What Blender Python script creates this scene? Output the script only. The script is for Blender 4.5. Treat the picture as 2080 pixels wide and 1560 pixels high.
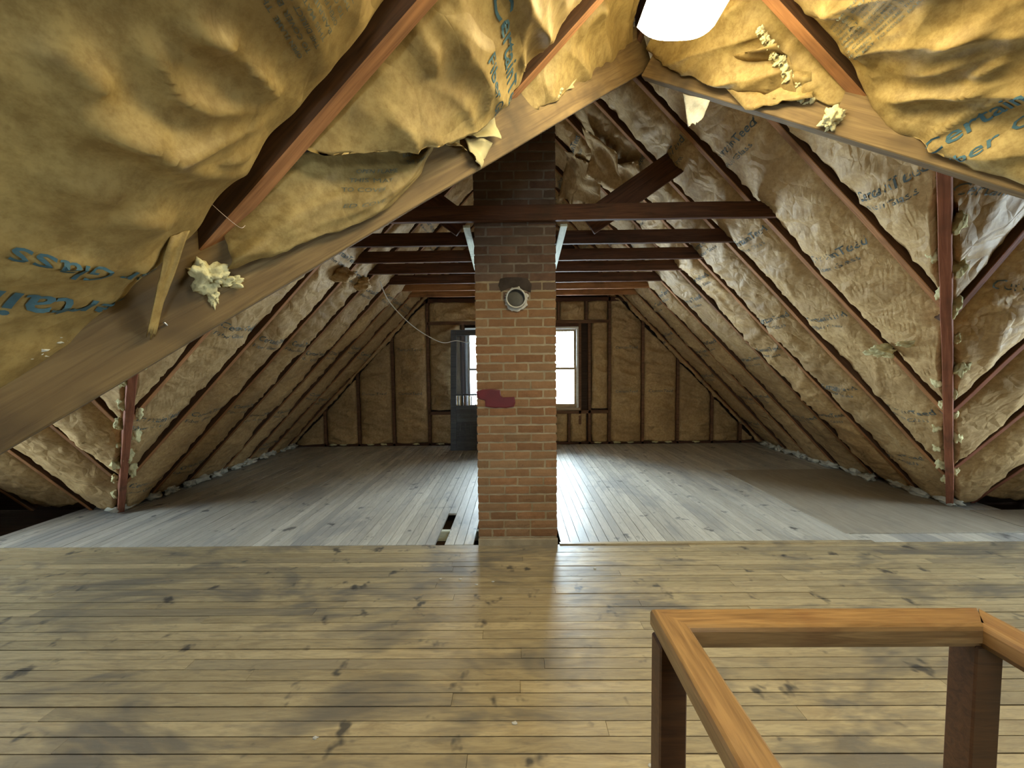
import bpy, bmesh, math, random
from mathutils import Vector, Matrix, noise

for _o in list(bpy.data.objects):
    bpy.data.objects.remove(_o, do_unlink=True)
scene = bpy.context.scene
COL = scene.collection
R = math.radians

# ------------------------------------------------------------------ camera
H = 1.47                      # eye height above the boards
F, CX, CY = 751.0, 1040.0, 780.0   # focal length in pixels of the 2080 x 1560 frame
PITCH, YAW, ROLL = R(-2.9), R(0.55), R(0.65)
cam_d = bpy.data.cameras.new('camera')
cam_d.sensor_fit = 'HORIZONTAL'
cam_d.sensor_width = 36.0
cam_d.lens = 36.0 * F / 2080.0
cam_d.clip_start = 0.02
cam = bpy.data.objects.new('camera', cam_d)
COL.objects.link(cam)
CAMROT = (Matrix.Rotation(YAW, 3, 'Z') @ Matrix.Rotation(R(90) + PITCH, 3, 'X')
          @ Matrix.Rotation(-ROLL, 3, 'Z'))
cam.matrix_world = Matrix.Translation((0, 0, H)) @ CAMROT.to_4x4()
scene.camera = cam


def ray(px, py):
    """direction of a pixel of the photograph"""
    return CAMROT @ Vector(((px - CX) / F, (CY - py) / F, -1.0))


def on_plane(px, py, a, b, c, e=0.0):
    """pixel -> point on the plane  z = c + a*x + b*y  (e: offset of c)"""
    d = ray(px, py)
    t = (c + e - H) / (d.z - a * d.x - b * d.y)
    return Vector((0, 0, H)) + d * t


def at_y(px, py, y):
    d = ray(px, py)
    return Vector((0, 0, H)) + d * (y / d.y)


# ------------------------------------------------------------------ world and light
world = bpy.data.worlds.new('sky')
scene.world = world
world.use_nodes = True
wn = world.node_tree
wn.nodes.clear()
w_out = wn.nodes.new('ShaderNodeOutputWorld')
w_bg = wn.nodes.new('ShaderNodeBackground')
w_bg.inputs['Color'].default_value = (0.72, 0.86, 1.0, 1)
w_bg.inputs['Strength'].default_value = 54.0
wn.links.new(w_bg.outputs[0], w_out.inputs[0])

LAMP_COLOR = (1.0, 0.885, 0.54)
LAMP_STRENGTH = 36.0
scene.view_settings.view_transform = 'Standard'
scene.view_settings.look = 'None'
scene.view_settings.gamma = 1.0
scene.view_settings.use_curve_mapping = False
scene.view_settings.exposure = 0.18
scene.cycles.use_denoising = True
scene.cycles.max_bounces = 5
scene.cycles.diffuse_bounces = 4
scene.cycles.glossy_bounces = 2
scene.cycles.use_adaptive_sampling = True
scene.cycles.adaptive_threshold = 0.07
scene.cycles.adaptive_min_samples = 20


def portal(name, loc, rot, sx, sy):
    l = bpy.data.lights.new(name, 'AREA')
    l.shape = 'RECTANGLE'
    l.size, l.size_y = sx, sy
    l.cycles.is_portal = True
    o = bpy.data.objects.new(name, l)
    o.location = loc
    o.rotation_euler = rot
    COL.objects.link(o)


# ------------------------------------------------------------------ materials
MATS = {}


def mat(name):
    m = bpy.data.materials.new(name)
    m.use_nodes = True
    m.node_tree.nodes.clear()
    MATS[name] = m
    return m, m.node_tree


class NT:
    """small helper for building node trees"""
    def __init__(self, name):
        self.m, self.t = mat(name)
        self.out = self.n('ShaderNodeOutputMaterial')

    def n(self, kind, **kw):
        nd = self.t.nodes.new(kind)
        for k, v in kw.items():
            setattr(nd, k, v)
        return nd

    def set(self, nd, **kw):
        for k, v in kw.items():
            nd.inputs[k.replace('_', ' ')].default_value = v
        return nd

    def l(self, a, b):
        self.t.links.new(a, b)

    def coords(self, kind, scale, rand=True):
        """texture vector, shifted per object"""
        if kind == 'world':
            src = self.n('ShaderNodeNewGeometry').outputs['Position']
        else:
            src = self.n('ShaderNodeTexCoord').outputs['Object']
        mul = self.n('ShaderNodeVectorMath', operation='MULTIPLY')
        mul.inputs[1].default_value = scale
        self.l(src, mul.inputs[0])
        if not rand:
            return mul.outputs[0]
        info = self.n('ShaderNodeObjectInfo')
        sc = self.n('ShaderNodeMath', operation='MULTIPLY')
        sc.inputs[1].default_value = 57.0
        self.l(info.outputs['Random'], sc.inputs[0])
        add = self.n('ShaderNodeVectorMath', operation='ADD')
        self.l(mul.outputs[0], add.inputs[0])
        self.l(sc.outputs[0], add.inputs[1])
        return add.outputs[0]

    def noise(self, vec, scale, detail=4.0, rough=0.55, dist=0.0):
        nd = self.n('ShaderNodeTexNoise')
        self.set(nd, Scale=scale, Detail=detail, Roughness=rough, Distortion=dist)
        self.l(vec, nd.inputs['Vector'])
        return nd.outputs['Fac']

    def ramp(self, fac, stops):
        nd = self.n('ShaderNodeValToRGB')
        e = nd.color_ramp.elements
        while len(e) < len(stops):
            e.new(0.5)
        for i, (p, c) in enumerate(stops):
            e[i].position = p
            e[i].color = (*c, 1) if len(c) == 3 else c
        self.l(fac, nd.inputs['Fac'])
        return nd.outputs['Color']

    def mix(self, fac, a, b, mode='MIX'):
        nd = self.n('ShaderNodeMix', data_type='RGBA', blend_type=mode)
        for sock, v in ((nd.inputs['Factor'], fac), (nd.inputs[6], a), (nd.inputs[7], b)):
            if isinstance(v, (int, float)):
                sock.default_value = v
            elif isinstance(v, tuple):
                sock.default_value = (*v, 1)
            else:
                self.l(v, sock)
        return nd.outputs[2]

    def rand_tint(self, col, lo, hi):
        """per-object lightness"""
        info = self.n('ShaderNodeObjectInfo')
        mr = self.n('ShaderNodeMapRange')
        mr.inputs['To Min'].default_value = lo
        mr.inputs['To Max'].default_value = hi
        self.l(info.outputs['Random'], mr.inputs['Value'])
        vm = self.n('ShaderNodeVectorMath', operation='SCALE')
        self.l(col, vm.inputs[0])
        self.l(mr.outputs[0], vm.inputs['Scale'])
        return vm.outputs[0]

    def bump(self, height, strength, dist, normal=None):
        nd = self.n('ShaderNodeBump')
        nd.inputs['Strength'].default_value = strength
        nd.inputs['Distance'].default_value = dist
        self.l(height, nd.inputs['Height'])
        if normal is not None:
            self.l(normal, nd.inputs['Normal'])
        return nd.outputs[0]

    def finish(self, color, rough=0.7, spec=0.3, normal=None, metal=0.0, **kw):
        b = self.n('ShaderNodeBsdfPrincipled')
        if isinstance(color, tuple):
            b.inputs['Base Color'].default_value = (*color, 1)
        else:
            self.l(color, b.inputs['Base Color'])
        if isinstance(rough, (int, float)):
            b.inputs['Roughness'].default_value = rough
        else:
            self.l(rough, b.inputs['Roughness'])
        b.inputs['Specular IOR Level'].default_value = spec
        b.inputs['Metallic'].default_value = metal
        if normal is not None:
            self.l(normal, b.inputs['Normal'])
        self.l(b.outputs[0], self.out.inputs[0])
        return self.m


def kraft_material(name, dark, light, stain, crinkle=0.30, vs=7.0):
    t = NT(name)
    v = t.coords('object', (1, 1, 1))
    big = t.noise(v, 2.2, 3, 0.6)
    mid = t.noise(v, 30, 4, 0.75)
    c = t.ramp(mid, [(0.36, dark), (0.62, light)])
    st = t.ramp(big, [(0.42, (0, 0, 0)), (0.68, (1, 1, 1))])
    c = t.mix(t_fac(t, st, 0.55), c, stain)
    c = t.rand_tint(c, 0.86, 1.1)
    vor = t.n('ShaderNodeTexVoronoi', feature='DISTANCE_TO_EDGE')
    t.set(vor, Scale=vs)
    warp = t.n('ShaderNodeVectorMath', operation='ADD')
    wn_ = t.n('ShaderNodeTexNoise')
    t.set(wn_, Scale=5.0, Detail=1.0)
    t.l(v, wn_.inputs['Vector'])
    sc = t.n('ShaderNodeVectorMath', operation='SCALE')
    sc.inputs['Scale'].default_value = 0.30
    t.l(wn_.outputs['Color'], sc.inputs[0])
    t.l(v, warp.inputs[0])
    t.l(sc.outputs[0], warp.inputs[1])
    t.l(warp.outputs[0], vor.inputs['Vector'])
    n1 = t.bump(vor.outputs['Distance'], crinkle, 0.06)
    return t.finish(c, 0.58, 0.22, n1)


def t_fac(t, col, k):
    m = t.n('ShaderNodeMath', operation='MULTIPLY')
    m.inputs[1].default_value = k
    t.l(col, m.inputs[0])
    return m.outputs[0]


def wood_material(name, dark, light, scale=(0.8, 14, 14), rough=0.75, spec=0.25, lo=0.8, hi=1.15,
                  stain=(0.05, 0.035, 0.02), stain_amt=0.45, coords='object', knots=True, bump=0.004):
    t = NT(name)
    v = t.coords(coords, scale)
    g = t.noise(v, 3.0, 3, 0.65, 0.9)
    c = t.ramp(g, [(0.28, dark), (0.66, light)])
    wv = t.coords('world' if coords == 'world' else 'object', (1, 1, 1))
    s = t.ramp(t.noise(wv, 3.2, 3, 0.65), [(0.52, (0, 0, 0)), (0.70, (1, 1, 1))])
    c = t.mix(t_fac(t, s, stain_amt), c, stain)
    c = t.rand_tint(c, lo, hi)
    n1 = t.bump(g, 0.5, bump)
    return t.finish(c, rough, spec, n1)


def floor_material(name, scale, pale, mid, grey, dirt):
    t = NT(name)
    v = t.coords('world', scale)
    g = t.noise(v, 2.2, 4, 0.68, 1.6)
    fine = t.noise(v, 9.0, 3, 0.7, 0.4)
    c = t.ramp(g, [(0.30, mid), (0.62, pale)])
    c = t.mix(t_fac(t, t.ramp(fine, [(0.50, (0, 0, 0)), (0.72, (1, 1, 1))]), 0.45), c, grey)
    c = t.rand_tint(c, 0.82, 1.1)
    # worn grey boards: some boards have lost their finish
    info = t.n('ShaderNodeObjectInfo')
    hsh = t.n('ShaderNodeTexWhiteNoise', noise_dimensions='1D')
    t.l(info.outputs['Random'], hsh.inputs['W'])
    worn = t.ramp(hsh.outputs['Value'], [(0.72, (0, 0, 0)), (0.98, (1, 1, 1))])
    c = t.mix(t_fac(t, worn, 0.5), c, grey)
    w2 = t.coords('world', (1.0, 1.0, 1.0), rand=False)
    w3 = t.coords('world', tuple(0.4 if s_ < 5 else 1.0 for s_ in scale), rand=False)
    blot = t.ramp(t.noise(w3, 2.6, 4, 0.70, 0.5), [(0.50, (0, 0, 0)), (0.62, (1, 1, 1))])
    c = t.mix(t_fac(t, blot, 0.8), c, grey)
    spots = t.ramp(t.noise(w2, 6.0, 3, 0.6), [(0.62, (0, 0, 0)), (0.70, (1, 1, 1))])
    c = t.mix(t_fac(t, spots, 0.85), c, dirt)
    n1 = t.bump(g, 0.35, 0.003)
    r = t.ramp(g, [(0.3, (0.50, 0.50, 0.50)), (0.7, (0.32, 0.32, 0.32))])
    return t.finish(c, r, 0.4, n1)


kraft_material('kraft', (0.27, 0.178, 0.058), (0.42, 0.295, 0.105), (0.19, 0.115, 0.038), 0.20, 5.0)
kraft_material('kraft_old', (0.40, 0.25, 0.105), (0.56, 0.38, 0.18), (0.27, 0.165, 0.075), 0.30, 7.0)
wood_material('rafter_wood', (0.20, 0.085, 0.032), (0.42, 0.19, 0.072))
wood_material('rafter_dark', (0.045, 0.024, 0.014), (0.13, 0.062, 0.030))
wood_material('valley_wood', (0.095, 0.056, 0.023), (0.19, 0.122, 0.050), stain=(0.05, 0.032, 0.016), stain_amt=0.8)
wood_material('red_wood', (0.17, 0.058, 0.032), (0.32, 0.12, 0.065))
wood_material('dark_wood', (0.05, 0.022, 0.012), (0.13, 0.055, 0.028))
wood_material('stud_wood', (0.10, 0.048, 0.024), (0.22, 0.11, 0.055))
wood_material('sheath_wood', (0.028, 0.016, 0.009), (0.075, 0.042, 0.022))
wood_material('pale_wood', (0.42, 0.45, 0.36), (0.62, 0.64, 0.52))
wood_material('rail_wood', (0.165, 0.082, 0.028), (0.36, 0.205, 0.078), scale=(1.5, 20, 20), rough=0.38, spec=0.5,
              stain=(0.16, 0.06, 0.018), stain_amt=0.6, lo=0.95, hi=1.05, bump=0.001)
wood_material('post_wood', (0.055, 0.022, 0.009), (0.12, 0.05, 0.018), scale=(1.5, 20, 20), rough=0.45, spec=0.4,
              bump=0.001)
wood_material('window_wood', (0.30, 0.21, 0.11), (0.45, 0.33, 0.19), rough=0.6)
wood_material('window_paint', (0.62, 0.60, 0.52), (0.78, 0.76, 0.68), rough=0.5, stain_amt=0.2)
wood_material('ply_wood', (0.29, 0.245, 0.185), (0.38, 0.325, 0.245), scale=(9, 1.0, 9), lo=1, hi=1, stain=(0.22, 0.2, 0.17),
              stain_amt=0.4)
wood_material('door_paint', (0.085, 0.095, 0.11), (0.15, 0.16, 0.175), rough=0.55, stain_amt=0.3)
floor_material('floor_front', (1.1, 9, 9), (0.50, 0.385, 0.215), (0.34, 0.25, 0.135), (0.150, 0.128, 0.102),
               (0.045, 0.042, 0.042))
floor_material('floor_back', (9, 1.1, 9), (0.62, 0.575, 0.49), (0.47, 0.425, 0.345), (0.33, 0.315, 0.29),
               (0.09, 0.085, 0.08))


def simple(name, color, rough=0.7, spec=0.3, metal=0.0, var=0.0, nscale=8.0, bump=0.0, bscale=40.0):
    t = NT(name)
    v = t.coords('object', (1, 1, 1))
    c = t.ramp(t.noise(v, nscale, 5, 0.6), [(0.3, tuple(x * (1 - var) for x in color)),
                                            (0.7, tuple(min(1, x * (1 + var)) for x in color))])
    nrm = t.bump(t.noise(v, bscale, 2, 0.6), 0.5, bump) if bump else None
    return t.finish(c, rough, spec, nrm, metal)


simple('mortar_soot_shade', (0.17, 0.14, 0.11), 0.9, 0.1, var=0.3, bump=0.004)  # upper joints: soot, plus shade put into the colour
simple('mortar', (0.30, 0.235, 0.15), 0.9, 0.1, var=0.25, bump=0.004)
simple('fiberglass', (0.60, 0.53, 0.29), 0.95, 0.05, var=0.25, nscale=14, bump=0.01, bscale=60)
simple('fiberglass_grey', (0.50, 0.47, 0.38), 0.95, 0.05, var=0.35, nscale=14, bump=0.01, bscale=60)
simple('galvanised', (0.45, 0.42, 0.36), 0.45, 0.5, metal=0.6, var=0.2)
simple('cap_metal', (0.075, 0.066, 0.05), 0.5, 0.4, metal=0.2, var=0.3)
simple('soot', (0.06, 0.045, 0.036), 0.95, 0.05, var=0.4)
simple('plaster', (0.52, 0.48, 0.41), 0.9, 0.1, var=0.25, bump=0.006, bscale=30)
simple('red_paint', (0.105, 0.008, 0.009), 0.5, 0.4, var=0.2)
simple('ink', (0.06, 0.125, 0.15), 0.6, 0.2, var=0.3, nscale=20)
simple('ink_faint', (0.115, 0.14, 0.135), 0.65, 0.2, var=0.3, nscale=20)
simple('ink_small', (0.13, 0.135, 0.10), 0.6, 0.2, var=0.3, nscale=20)
simple('white_enamel', (0.75, 0.74, 0.70), 0.35, 0.5)
simple('cable', (0.66, 0.62, 0.52), 0.5, 0.4)
simple('steel', (0.35, 0.33, 0.30), 0.35, 0.5, metal=0.9)
simple('thread', (0.55, 0.42, 0.36), 0.8, 0.2)
simple('torn_paper', (0.42, 0.345, 0.165), 0.6, 0.3, var=0.2, bump=0.004, bscale=18)


def brick_material(name, lo, hi, stain):
    t = NT(name)
    v = t.coords('object', (1, 1, 1))
    c = t.ramp(t.noise(v, 11, 3, 0.65), [(0.3, lo), (0.7, hi)])
    info = t.n('ShaderNodeObjectInfo')
    hs = t.n('ShaderNodeTexWhiteNoise', noise_dimensions='1D')
    t.l(info.outputs['Random'], hs.inputs['W'])
    c = t.mix(t_fac(t, hs.outputs['Value'], 0.7), c, stain)
    c = t.rand_tint(c, 0.8, 1.15)
    pits = t.ramp(t.noise(v, 55, 3, 0.5), [(0.66, (0, 0, 0)), (0.74, (1, 1, 1))])
    c = t.mix(t_fac(t, pits, 0.5), c, (0.09, 0.05, 0.03))
    return t.finish(c, 0.88, 0.15, t.bump(t.noise(v, 30, 2, 0.7), 0.6, 0.006))


brick_material('brick', (0.195, 0.090, 0.040), (0.265, 0.132, 0.061), (0.235, 0.145, 0.075))
brick_material('brick_sooty', (0.095, 0.052, 0.034), (0.155, 0.088, 0.058), (0.13, 0.094, 0.070))  # upper bricks: soot tone with the shade up there painted in as well

t = NT('lens')
em = t.n('ShaderNodeEmission')
em.inputs['Color'].default_value = (*LAMP_COLOR, 1)
em.inputs['Strength'].default_value = LAMP_STRENGTH
t.l(em.outputs[0], t.out.inputs[0])

t = NT('pane')
tr = t.n('ShaderNodeBsdfTransparent')
tr.inputs['Color'].default_value = (0.93, 0.96, 0.95, 1)
gl = t.n('ShaderNodeBsdfGlossy')
gl.inputs['Roughness'].default_value = 0.05
fr = t.n('ShaderNodeFresnel')
fr.inputs['IOR'].default_value = 1.35
mx = t.n('ShaderNodeMixShader')
t.l(fr.outputs[0], mx.inputs[0])
t.l(tr.outputs[0], mx.inputs[1])
t.l(gl.outputs[0], mx.inputs[2])
t.l(mx.outputs[0], t.out.inputs[0])

t = NT('screen_mesh')
tr = t.n('ShaderNodeBsdfTransparent')
df = t.n('ShaderNodeBsdfDiffuse')
df.inputs['Color'].default_value = (0.13, 0.135, 0.15, 1)
mx = t.n('ShaderNodeMixShader')
mx.inputs[0].default_value = 0.55
t.l(tr.outputs[0], mx.inputs[1])
t.l(df.outputs[0], mx.inputs[2])
t.l(mx.outputs[0], t.out.inputs[0])


# ------------------------------------------------------------------ object helpers
def link(o):
    COL.objects.link(o)
    return o


def tag(o, label=None, cat=None, group=None, kind=None):
    if label:
        o['label'] = label
    if cat:
        o['category'] = cat
    if group:
        o['group'] = group
    if kind:
        o['kind'] = kind
    return o


def thing(name, loc, label, cat, group=None):
    o = bpy.data.objects.new(name, None)
    o.empty_display_size = 0.05
    o.location = loc
    link(o)
    return tag(o, label, cat, group)


def ploc(parent):
    v = Vector((0, 0, 0))
    while parent is not None:
        v += Vector(parent.location)
        parent = parent.parent
    return v


def put(name, me, material, parent=None, M=None):
    """link a mesh as an object; M is its world matrix (parents are only translated)"""
    if material and not me.materials:
        me.materials.append(MATS[material])
    o = bpy.data.objects.new(name, me)
    link(o)
    M = M or Matrix()
    if parent is not None:
        o.parent = parent
        M = Matrix.Translation(-ploc(parent)) @ M
    o.matrix_basis = M
    return o


def mesh(name, verts, faces, smooth=False):
    me = bpy.data.meshes.new(name)
    me.from_pydata([tuple(v) for v in verts], [], faces)
    me.update()
    if smooth:
        for p in me.polygons:
            p.use_smooth = True
    return me


def world_mesh(name, verts, faces, material, parent=None, smooth=False, origin=None):
    """verts in world coordinates; the object's origin is set to `origin`"""
    if origin is None:
        origin = sum((Vector(v) for v in verts), Vector()) / len(verts)
    origin = Vector(origin)
    me = mesh(name, [Vector(v) - origin for v in verts], faces, smooth)
    return put(name, me, material, parent, Matrix.Translation(origin))


BOXF = [(0, 3, 2, 1), (4, 5, 6, 7), (0, 1, 5, 4), (1, 2, 6, 5), (2, 3, 7, 6), (3, 0, 4, 7)]


def box_vf(x0, x1, y0, y1, z0, z1):
    return ([(x0, y0, z0), (x1, y0, z0), (x1, y1, z0), (x0, y1, z0),
             (x0, y0, z1), (x1, y0, z1), (x1, y1, z1), (x0, y1, z1)], list(BOXF))


def box(name, x0, x1, y0, y1, z0, z1, material, parent=None, bevel=0.0):
    v, f = box_vf(x0, x1, y0, y1, z0, z1)
    c = Vector(((x0 + x1) / 2, (y0 + y1) / 2, z0))
    me = mesh(name, [Vector(p) - c for p in v], f)
    if bevel:
        bev(me, bevel)
    return put(name, me, material, parent, Matrix.Translation(c))


def bev(me, w, seg=1):
    bm = bmesh.new()
    bm.from_mesh(me)
    bmesh.ops.bevel(bm, geom=bm.edges[:], offset=w, segments=seg, affect='EDGES', profile=0.6)
    bm.to_mesh(me)
    bm.free()


def beam(name, p0, p1, width, depth, material, parent=None, up=(0, 0, 1), rough=0.0, bevel=0.003, cut=None, side_material=None):
    """timber whose bottom centre line runs p0 -> p1; local x is its length"""
    p0, p1, up = Vector(p0), Vector(p1), Vector(up)
    ax = (p1 - p0)
    L = ax.length
    ax.normalize()
    side = up.cross(ax).normalized()
    upv = ax.cross(side).normalized()
    n = max(1, int(L / 0.25)) if rough else 1
    vs, fs = [], []
    rnd = random.Random(hash((round(p0.x, 3), round(p0.y, 3), round(p1.z, 3))) & 0xffff)
    for i in range(n + 1):
        x = L * i / n
        j = lambda: rnd.uniform(-rough, rough)
        a, b = j(), j()
        vs += [(x, -width / 2 + a, b), (x, width / 2 + a, b + j() * 0.4), (x, width / 2 + a, depth + b), (x, -width / 2 + a, depth + b)]
    for i in range(n):
        o = i * 4
        for k in range(4):
            fs.append((o + k, o + (k + 1) % 4, o + 4 + (k + 1) % 4, o + 4 + k))
    fs.append((3, 2, 1, 0))
    e = n * 4
    fs.append((e, e + 1, e + 2, e + 3))
    if cut:                        # lengthen the upper corners of the ends
        c0, c1 = cut
        for q in (2, 3):
            vs[q] = (vs[q][0] - c0, vs[q][1], vs[q][2])
            vs[e + q] = (vs[e + q][0] + c1, vs[e + q][1], vs[e + q][2])
    me = mesh(name, vs, fs)
    bm = bmesh.new()
    bm.from_mesh(me)
    bmesh.ops.recalc_face_normals(bm, faces=bm.faces[:])
    if bevel:
        es = [x for x in bm.edges if x.is_manifold and x.calc_face_angle() > 0.6]
        bmesh.ops.bevel(bm, geom=es, offset=bevel, segments=1, affect='EDGES')
    bm.to_mesh(me)
    bm.free()
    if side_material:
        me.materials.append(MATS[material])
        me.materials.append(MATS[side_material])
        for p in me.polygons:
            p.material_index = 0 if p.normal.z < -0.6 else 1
    M = Matrix((ax, side, upv)).transposed().to_4x4()
    M.translation = p0
    return put(name, me, material, parent, M)


def slab(name, pts, outward, thick, material):
    """a sheet of roof boarding: polygon in a plane, thickened outward"""
    pts = [Vector(p) for p in pts]
    o = Vector(outward).normalized() * thick
    n = len(pts)
    vs = pts + [p + o for p in pts]
    fs = [tuple(range(n)), tuple(range(2 * n - 1, n - 1, -1))]
    fs += [(i, (i + 1) % n, n + (i + 1) % n, n + i) for i in range(n)]
    me_o = world_mesh(name, vs, fs, material)
    bm = bmesh.new()
    bm.from_mesh(me_o.data)
    bmesh.ops.recalc_face_normals(bm, faces=bm.faces[:])
    bm.to_mesh(me_o.data)
    bm.free()
    return me_o


def tube(name, pts, r, material, parent=None, seg=8):
    pts = [Vector(p) for p in pts]
    vs, fs = [], []
    for i, p in enumerate(pts):
        a = pts[max(0, i - 1)]
        b = pts[min(len(pts) - 1, i + 1)]
        d = (b - a).normalized()
        s = d.cross(Vector((0.13, 0.2, 1))).normalized()
        u = s.cross(d)
        rr = r[i] if isinstance(r, (list, tuple)) else r
        for k in range(seg):
            an = 2 * math.pi * k / seg
            vs.append(p + (s * math.cos(an) + u * math.sin(an)) * rr)
    for i in range(len(pts) - 1):
        for k in range(seg):
            fs.append((i * seg + k, i * seg + (k + 1) % seg, (i + 1) * seg + (k + 1) % seg, (i + 1) * seg + k))
    fs.append(tuple(range(seg - 1, -1, -1)))
    fs.append(tuple(range((len(pts) - 1) * seg, len(pts) * seg)))
    return world_mesh(name, vs, fs, material, parent, True, pts[0])


def smooth_path(pts, n=8):
    pts = [Vector(p) for p in pts]
    out = []
    for i in range(len(pts) - 1):
        p0, p1 = pts[max(0, i - 1)], pts[i]
        p2, p3 = pts[i + 1], pts[min(len(pts) - 1, i + 2)]
        for k in range(n):
            u = k / n
            out.append(0.5 * ((2 * p1) + (p2 - p0) * u + (2 * p0 - 5 * p1 + 4 * p2 - p3) * u * u
                              + (3 * p1 - p0 - 3 * p2 + p3) * u ** 3))
    out.append(pts[-1])
    return out


ORD = ['', 'first', 'second', 'third', 'fourth', 'fifth', 'sixth', 'seventh', 'eighth', 'ninth', 'tenth', 'eleventh']

# ------------------------------------------------------------------ the roof planes (underside of the rafters)
# z = c + a*x + b*y
BL = (1.05, 0.0, H + 2.90)      # far roof, left slope
BR = (-1.05, 0.0, H + 3.20)     # far roof, right slope
FL = (1.04, 0.0, H + 1.013)     # near roof, left slope
FR = (-1.04, 0.0, H + 2.403)    # near roof, right slope
WF = (0.0, -1.30, H + 3.43)     # cross wing, far slope
WN = (0.0, 1.21, H - 0.812)     # cross wing, near slope


def zp(pl, x, y, e=0.0):
    return pl[2] + pl[0] * x + pl[1] * y + e


def pn(pl):
    """unit normal pointing into the room (downwards)"""
    return Vector((pl[0], pl[1], -1)).normalized()


def pp(pl, x, y, e=0.0):
    """point on a roof plane, moved e metres into the room"""
    return Vector((x, y, zp(pl, x, y))) + pn(pl) * e


XR = (BR[2] - BL[2]) / 2.10                 # far ridge
XF = (FR[2] - FL[2]) / 2.08                 # near ridge
YX = (WF[2] - WN[2]) / 2.51                 # cross ridge
YW = 6.77                                   # inner face of the window wall studs
Y_RAF = [1.87, 2.40, 2.99, 3.53, 4.06, 4.54, 5.10, 5.56, 6.05, 6.60]


def far_valley_y(x):
    """where the far roof meets the far slope of the cross wing"""
    pl = BR if x > XR else BL
    return (WF[2] - pl[2] - pl[0] * x) / 1.30


def near_valley_x(y, side):
    """x of the near valley at depth y (side -1 left, +1 right)"""
    return XF + side * 0.7 / 0.6 * (2.08 - y)


# ------------------------------------------------------------------ shell: roof boarding, walls
up_ = lambda pl: -pn(pl)
SH = 0.19
def sheath(pl, xy, n='ceiling'):
    o = slab(n, [pp(pl, x, y, -SH) for x, y in xy], up_(pl), 0.04, 'sheath_wood')
    return tag(o, kind='structure')


xl, xr = -4.75, 5.0
def fvx(y, side):
    pl = BR if side > 0 else BL
    return (WF[2] - 1.3 * y - pl[2]) / pl[0]
sheath(BL, [(fvx(4.1, -1), 4.1), (xl, 4.1), (xl, 7.2), (XR + 0.2, 7.2), (XR + 0.2, 1.35), (-2.3, 1.35), (fvx(1.9, -1), 1.9)])
sheath(BR, [(fvx(4.1, 1), 4.1), (xr, 4.1), (xr, 7.2), (XR - 0.2, 7.2), (XR - 0.2, 1.35), (2.6, 1.35), (fvx(1.9, 1), 1.9)])
sheath(WF, [(-7.0, YX - 0.12), (fvx(YX - 0.12, -1) + 0.005, YX - 0.12), (fvx(4.1, -1) + 0.005, 4.1), (-7.0, 4.1)])
sheath(WF, [(7.0, YX - 0.12), (fvx(YX - 0.12, 1) - 0.005, YX - 0.12), (fvx(4.1, 1) - 0.005, 4.1), (7.0, 4.1)])
def nvx(y, s): return near_valley_x(y, s)
sheath(WN, [(-7.0, YX + 0.12), (nvx(YX + 0.12, -1), YX + 0.12), (nvx(-1.0, -1), -1.0), (-7.0, -1.0)])
sheath(WN, [(7.0, YX + 0.12), (nvx(YX + 0.12, 1), YX + 0.12), (nvx(-1.0, 1), -1.0), (7.0, -1.0)])
sheath(FL, [(XF + 0.15, 2.2), (nvx(2.1, -1), 2.2), (nvx(-1.0, -1) , -1.0), (nvx(-1.0, -1), -2.7), (XF + 0.15, -2.7)])
sheath(FR, [(XF - 0.15, 2.2), (nvx(2.1, 1), 2.2), (nvx(-1.0, 1), -1.0), (nvx(-1.0, 1), -2.7), (XF - 0.15, -2.7)])

# wall above the near roof, closing the tall far roof towards the near one
zn = zp(WN, 0, 1.5) + 0.16
o = slab('wall_front', [(-2.3, 1.5, zn), (-0.01, 1.5, zn), (XF, 1.5, zp(FL, XF, 0) + 0.22), (1.35, 1.5, zn), (2.6, 1.5, zn),
                        (2.6, 1.5, zn + 0.4), (XR, 1.5, H + 3.6), (-2.3, 1.5, zn + 0.4)], (0, -1, 0), 0.05, 'sheath_wood')
tag(o, kind='structure')


def holed_wall(name, axis, pos, thick, u0, u1, z0, z1, holes, material):
    """wall board with rectangular window openings; axis 'x' or 'y' is the wall normal"""
    us = sorted({u0, u1, *[h[0] for h in holes], *[h[1] for h in holes]})
    zs = sorted({z0, z1, *[h[2] for h in holes], *[h[3] for h in holes]})
    vs, fs = [], []
    for i in range(len(us) - 1):
        for k in range(len(zs) - 1):
            uc, zc = (us[i] + us[i + 1]) / 2, (zs[k] + zs[k + 1]) / 2
            if any(h[0] < uc < h[1] and h[2] < zc < h[3] for h in holes):
                continue
            if axis == 'y':
                v, f = box_vf(us[i], us[i + 1], pos, pos + thick, zs[k], zs[k + 1])
            else:
                v, f = box_vf(pos, pos + thick, us[i], us[i + 1], zs[k], zs[k + 1])
            b = len(vs)
            vs += v
            fs += [tuple(q + b for q in g) for g in f]
    o = world_mesh(name, vs, fs, material, origin=((u0 + u1) / 2, pos, z0) if axis == 'y' else (pos, (u0 + u1) / 2, z0))
    return tag(o, kind='structure')


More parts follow.
